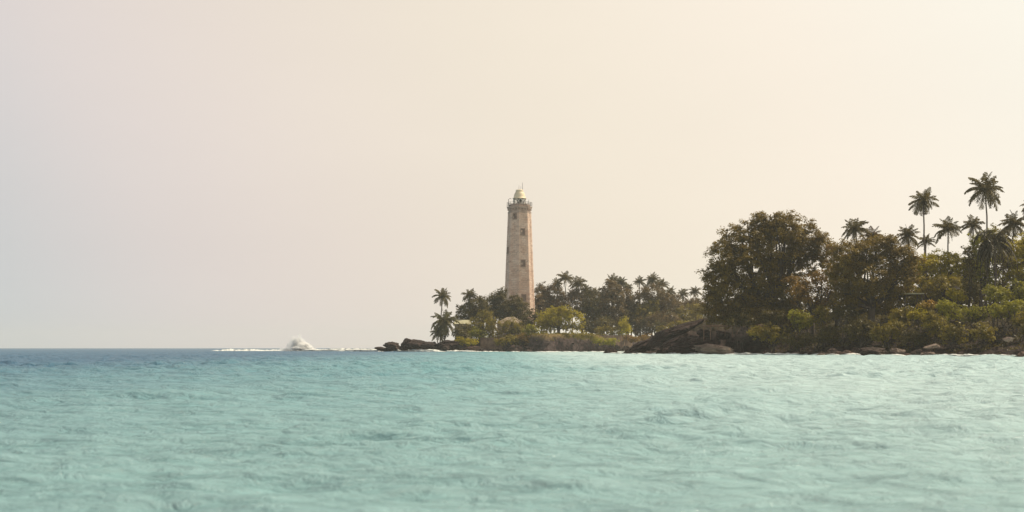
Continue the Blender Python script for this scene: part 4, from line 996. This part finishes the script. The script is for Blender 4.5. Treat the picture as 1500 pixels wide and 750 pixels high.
# breaking wave on the left: a low ridge of water with a white foaming front
def breaker(px0, px1, Y, hgt, label, seed):
    r2 = np.random.default_rng(seed); n = 60; x0, x1 = gx(px0, Y), gx(px1, Y); V = []; prof = [(-2.2, -.1), (-1.0, .25), (-.35, .8), (0, 1.0), (.6, .85), (2.0, .4), (4.0, -.1)]
    for i in range(n):
        s = i / (n - 1); env = math.sin(math.pi * s) ** .5 * (.75 + .25 * math.sin(s * 17 + seed)) 
        for (dy, hz) in prof: V.append((x0 + (x1 - x0) * s, Y + dy + .6 * math.sin(s * 7), hz * hgt * env - .05))
    m_ = len(prof); Fq = np.array([[i * m_ + j, (i + 1) * m_ + j, (i + 1) * m_ + j + 1, i * m_ + j + 1] for i in range(n - 1) for j in range(m_ - 1)])
    t = mesh_obj('breaking_wave', np.array(V), Fq, M['water'], smooth=True); tag(t, label, 'wave')
    s = r2.random(1500); s = s[(np.sin(s * 21 + seed) + np.sin(s * 47) + r2.normal(size=len(s)) * .6) > -.5]
    env = np.sin(np.pi * s) ** .5 * (.75 + .25 * np.sin(s * 17 + seed)); q = r2.random(len(s))
    Cc = np.stack([x0 + (x1 - x0) * s, Y - 2.2 * (1 - q) - .1 + .6 * np.sin(s * 7), np.maximum(0, q ** 1.5 * hgt * env)], 1)
    o = blobs('foam_crest', Cc, r2.uniform(.12, .34, len(s)), r2, M['foam'], None, None, .5, 2.2); o.parent = t; del o['kind']
breaker(314, 394, 450, .62, 'long low breaking wave with white crest left of the big splash', 3)
breaker(388, 425, 455, .35, 'short foaming swell touching the left side of the big splash', 8)

_pm = {}
def puff_mat(den):
    den = round(den, 2)
    if den not in _pm:
        def vb(t, o, N, L):
            v = N('ShaderNodeVolumeScatter'); v.inputs['Color'].default_value = (.99, .99, .98, 1); v.inputs['Density'].default_value = den; v.inputs['Anisotropy'].default_value = .3
            L(v.outputs[0], o.inputs['Volume'])
        _pm[den] = mat('spray_mist', vb)
        try: _pm[den].cycles.homogeneous_volume = True
        except Exception: pass
    return _pm[den]
def spray(px, Y, wpx, hpx, puffs, label, seed, lean=0.0, n=3600, name='wave_splash'):
    r2 = np.random.default_rng(seed); k = Y / F; x0 = gx(px, Y); w = wpx * k / 2; h = hpx * k
    C = []; Sz = []
    # plumes: each throws flecks up along its own ballistic arc
    np_ = 34; pl = r2.uniform(-1, 1, np_)
    for j in range(np_):
        b = pl[j]; top = h * (1 - .75 * abs(b + .15) ** 1.4) * r2.uniform(.55, 1.05); m_ = n // np_
        u = r2.random(m_) ** .9; wd = w * (.10 + .12 * u)
        x = b * w * (.85 + .1 * u) + lean * u * u * top + r2.normal(size=m_) * wd; z = top * u * (1 + .05 * r2.normal(size=m_)); y = r2.normal(size=m_) * w * .30
        C.append(np.stack([x0 + x, Y + y, np.maximum(z, 0)], 1)); Sz.append(r2.uniform(.04, .17, m_) * (1.15 - .75 * u))
    C = np.vstack(C); Sz = np.concatenate(Sz)
    fl = (r2.random(len(C)) < .35) & (C[:, 2] > h * .7)
    base = blobs(name, np.stack([x0 + r2.normal(size=260) * w * .55, Y + r2.normal(size=260) * w * .35, r2.uniform(0, .16, 260)], 1), r2.uniform(.08, .25, 260), r2, M['foam'], label, 'splash', .6); del base['kind']
    f = blobs('droplets', C[fl], Sz[fl] * .8, r2, M['spray'], None, None, .9); del f['kind']; f.parent = base
    import bmesh
    for j, (bx_, bz_, rx, rz_, den) in enumerate(puffs):
        bm = bmesh.new(); bmesh.ops.create_icosphere(bm, subdivisions=5, radius=1)
        o3 = Vector((seed * 3.1 + j * 7.7, j * 2.3, 1.7))
        for v in bm.verts:
            d = v.co.normalized(); q = 1 + .42 * mnoise.noise(d * 1.6 + o3) + .30 * mnoise.noise(d * 3.6 + o3) + .20 * mnoise.noise(d * 8 + o3) + .10 * mnoise.noise(d * 17 + o3)
            v.co = Vector((x0 + (bx_ + d.x * q * rx) * w, Y + d.y * q * rx * w * .8 + j * .02, max(.01, (bz_ + d.z * q * rz_) * h)))
        me = bpy.data.meshes.new('spray_puff'); bm.to_mesh(me); bm.free(); me.materials.append(puff_mat(den / w * 4))
        po = bpy.data.objects.new('spray_puff', me); COL.objects.link(po); po.parent = base
spray(438, 432, 47, 21.5, [(.15, .22, .55, .34, 4), (.48, .15, .40, .26, 4), (-.08, .52, .30, .36, 3), (-.45, .30, .36, .40, .8), (-.32, .80, .22, .26, .7), (.2, .6, .2, .3, 1.2), (.02, .95, .12, .28, 1.0), (.85, .08, .34, .12, 3), (-.85, .10, .34, .14, 1.2), (.3, .42, .34, .2, 3)], 'large white spray plume bursting over the reef', 5, -.35)
spray(570, 356, 28, 13, [(.1, .35, .5, .42, 1.8), (-.35, .25, .4, .3, 1), (.2, .7, .25, .25, 1.2)], 'small white spray behind the greenish tip rock of the spit', 6, -.2, 1200)

# ------------------------------------------------------------------ haze
def haze():
    b = MB(); b.box((0, 0, 22.5), (8400, 8400, 51))
    def vb(t, o, N, L):
        v = N('ShaderNodeVolumePrincipled'); v.inputs['Color'].default_value = (0.88, 0.88, 0.86, 1); v.inputs['Density'].default_value = HAZE_DENSITY; v.inputs['Anisotropy'].default_value = 0.2
        L(v.outputs[0], o.inputs['Volume'])
    m = mat('haze', vb)
    try: m.cycles.homogeneous_volume = True
    except Exception: pass
    tag(b.build('haze', m), 'pale humid sea haze', 'haze', kind='stuff')
haze()
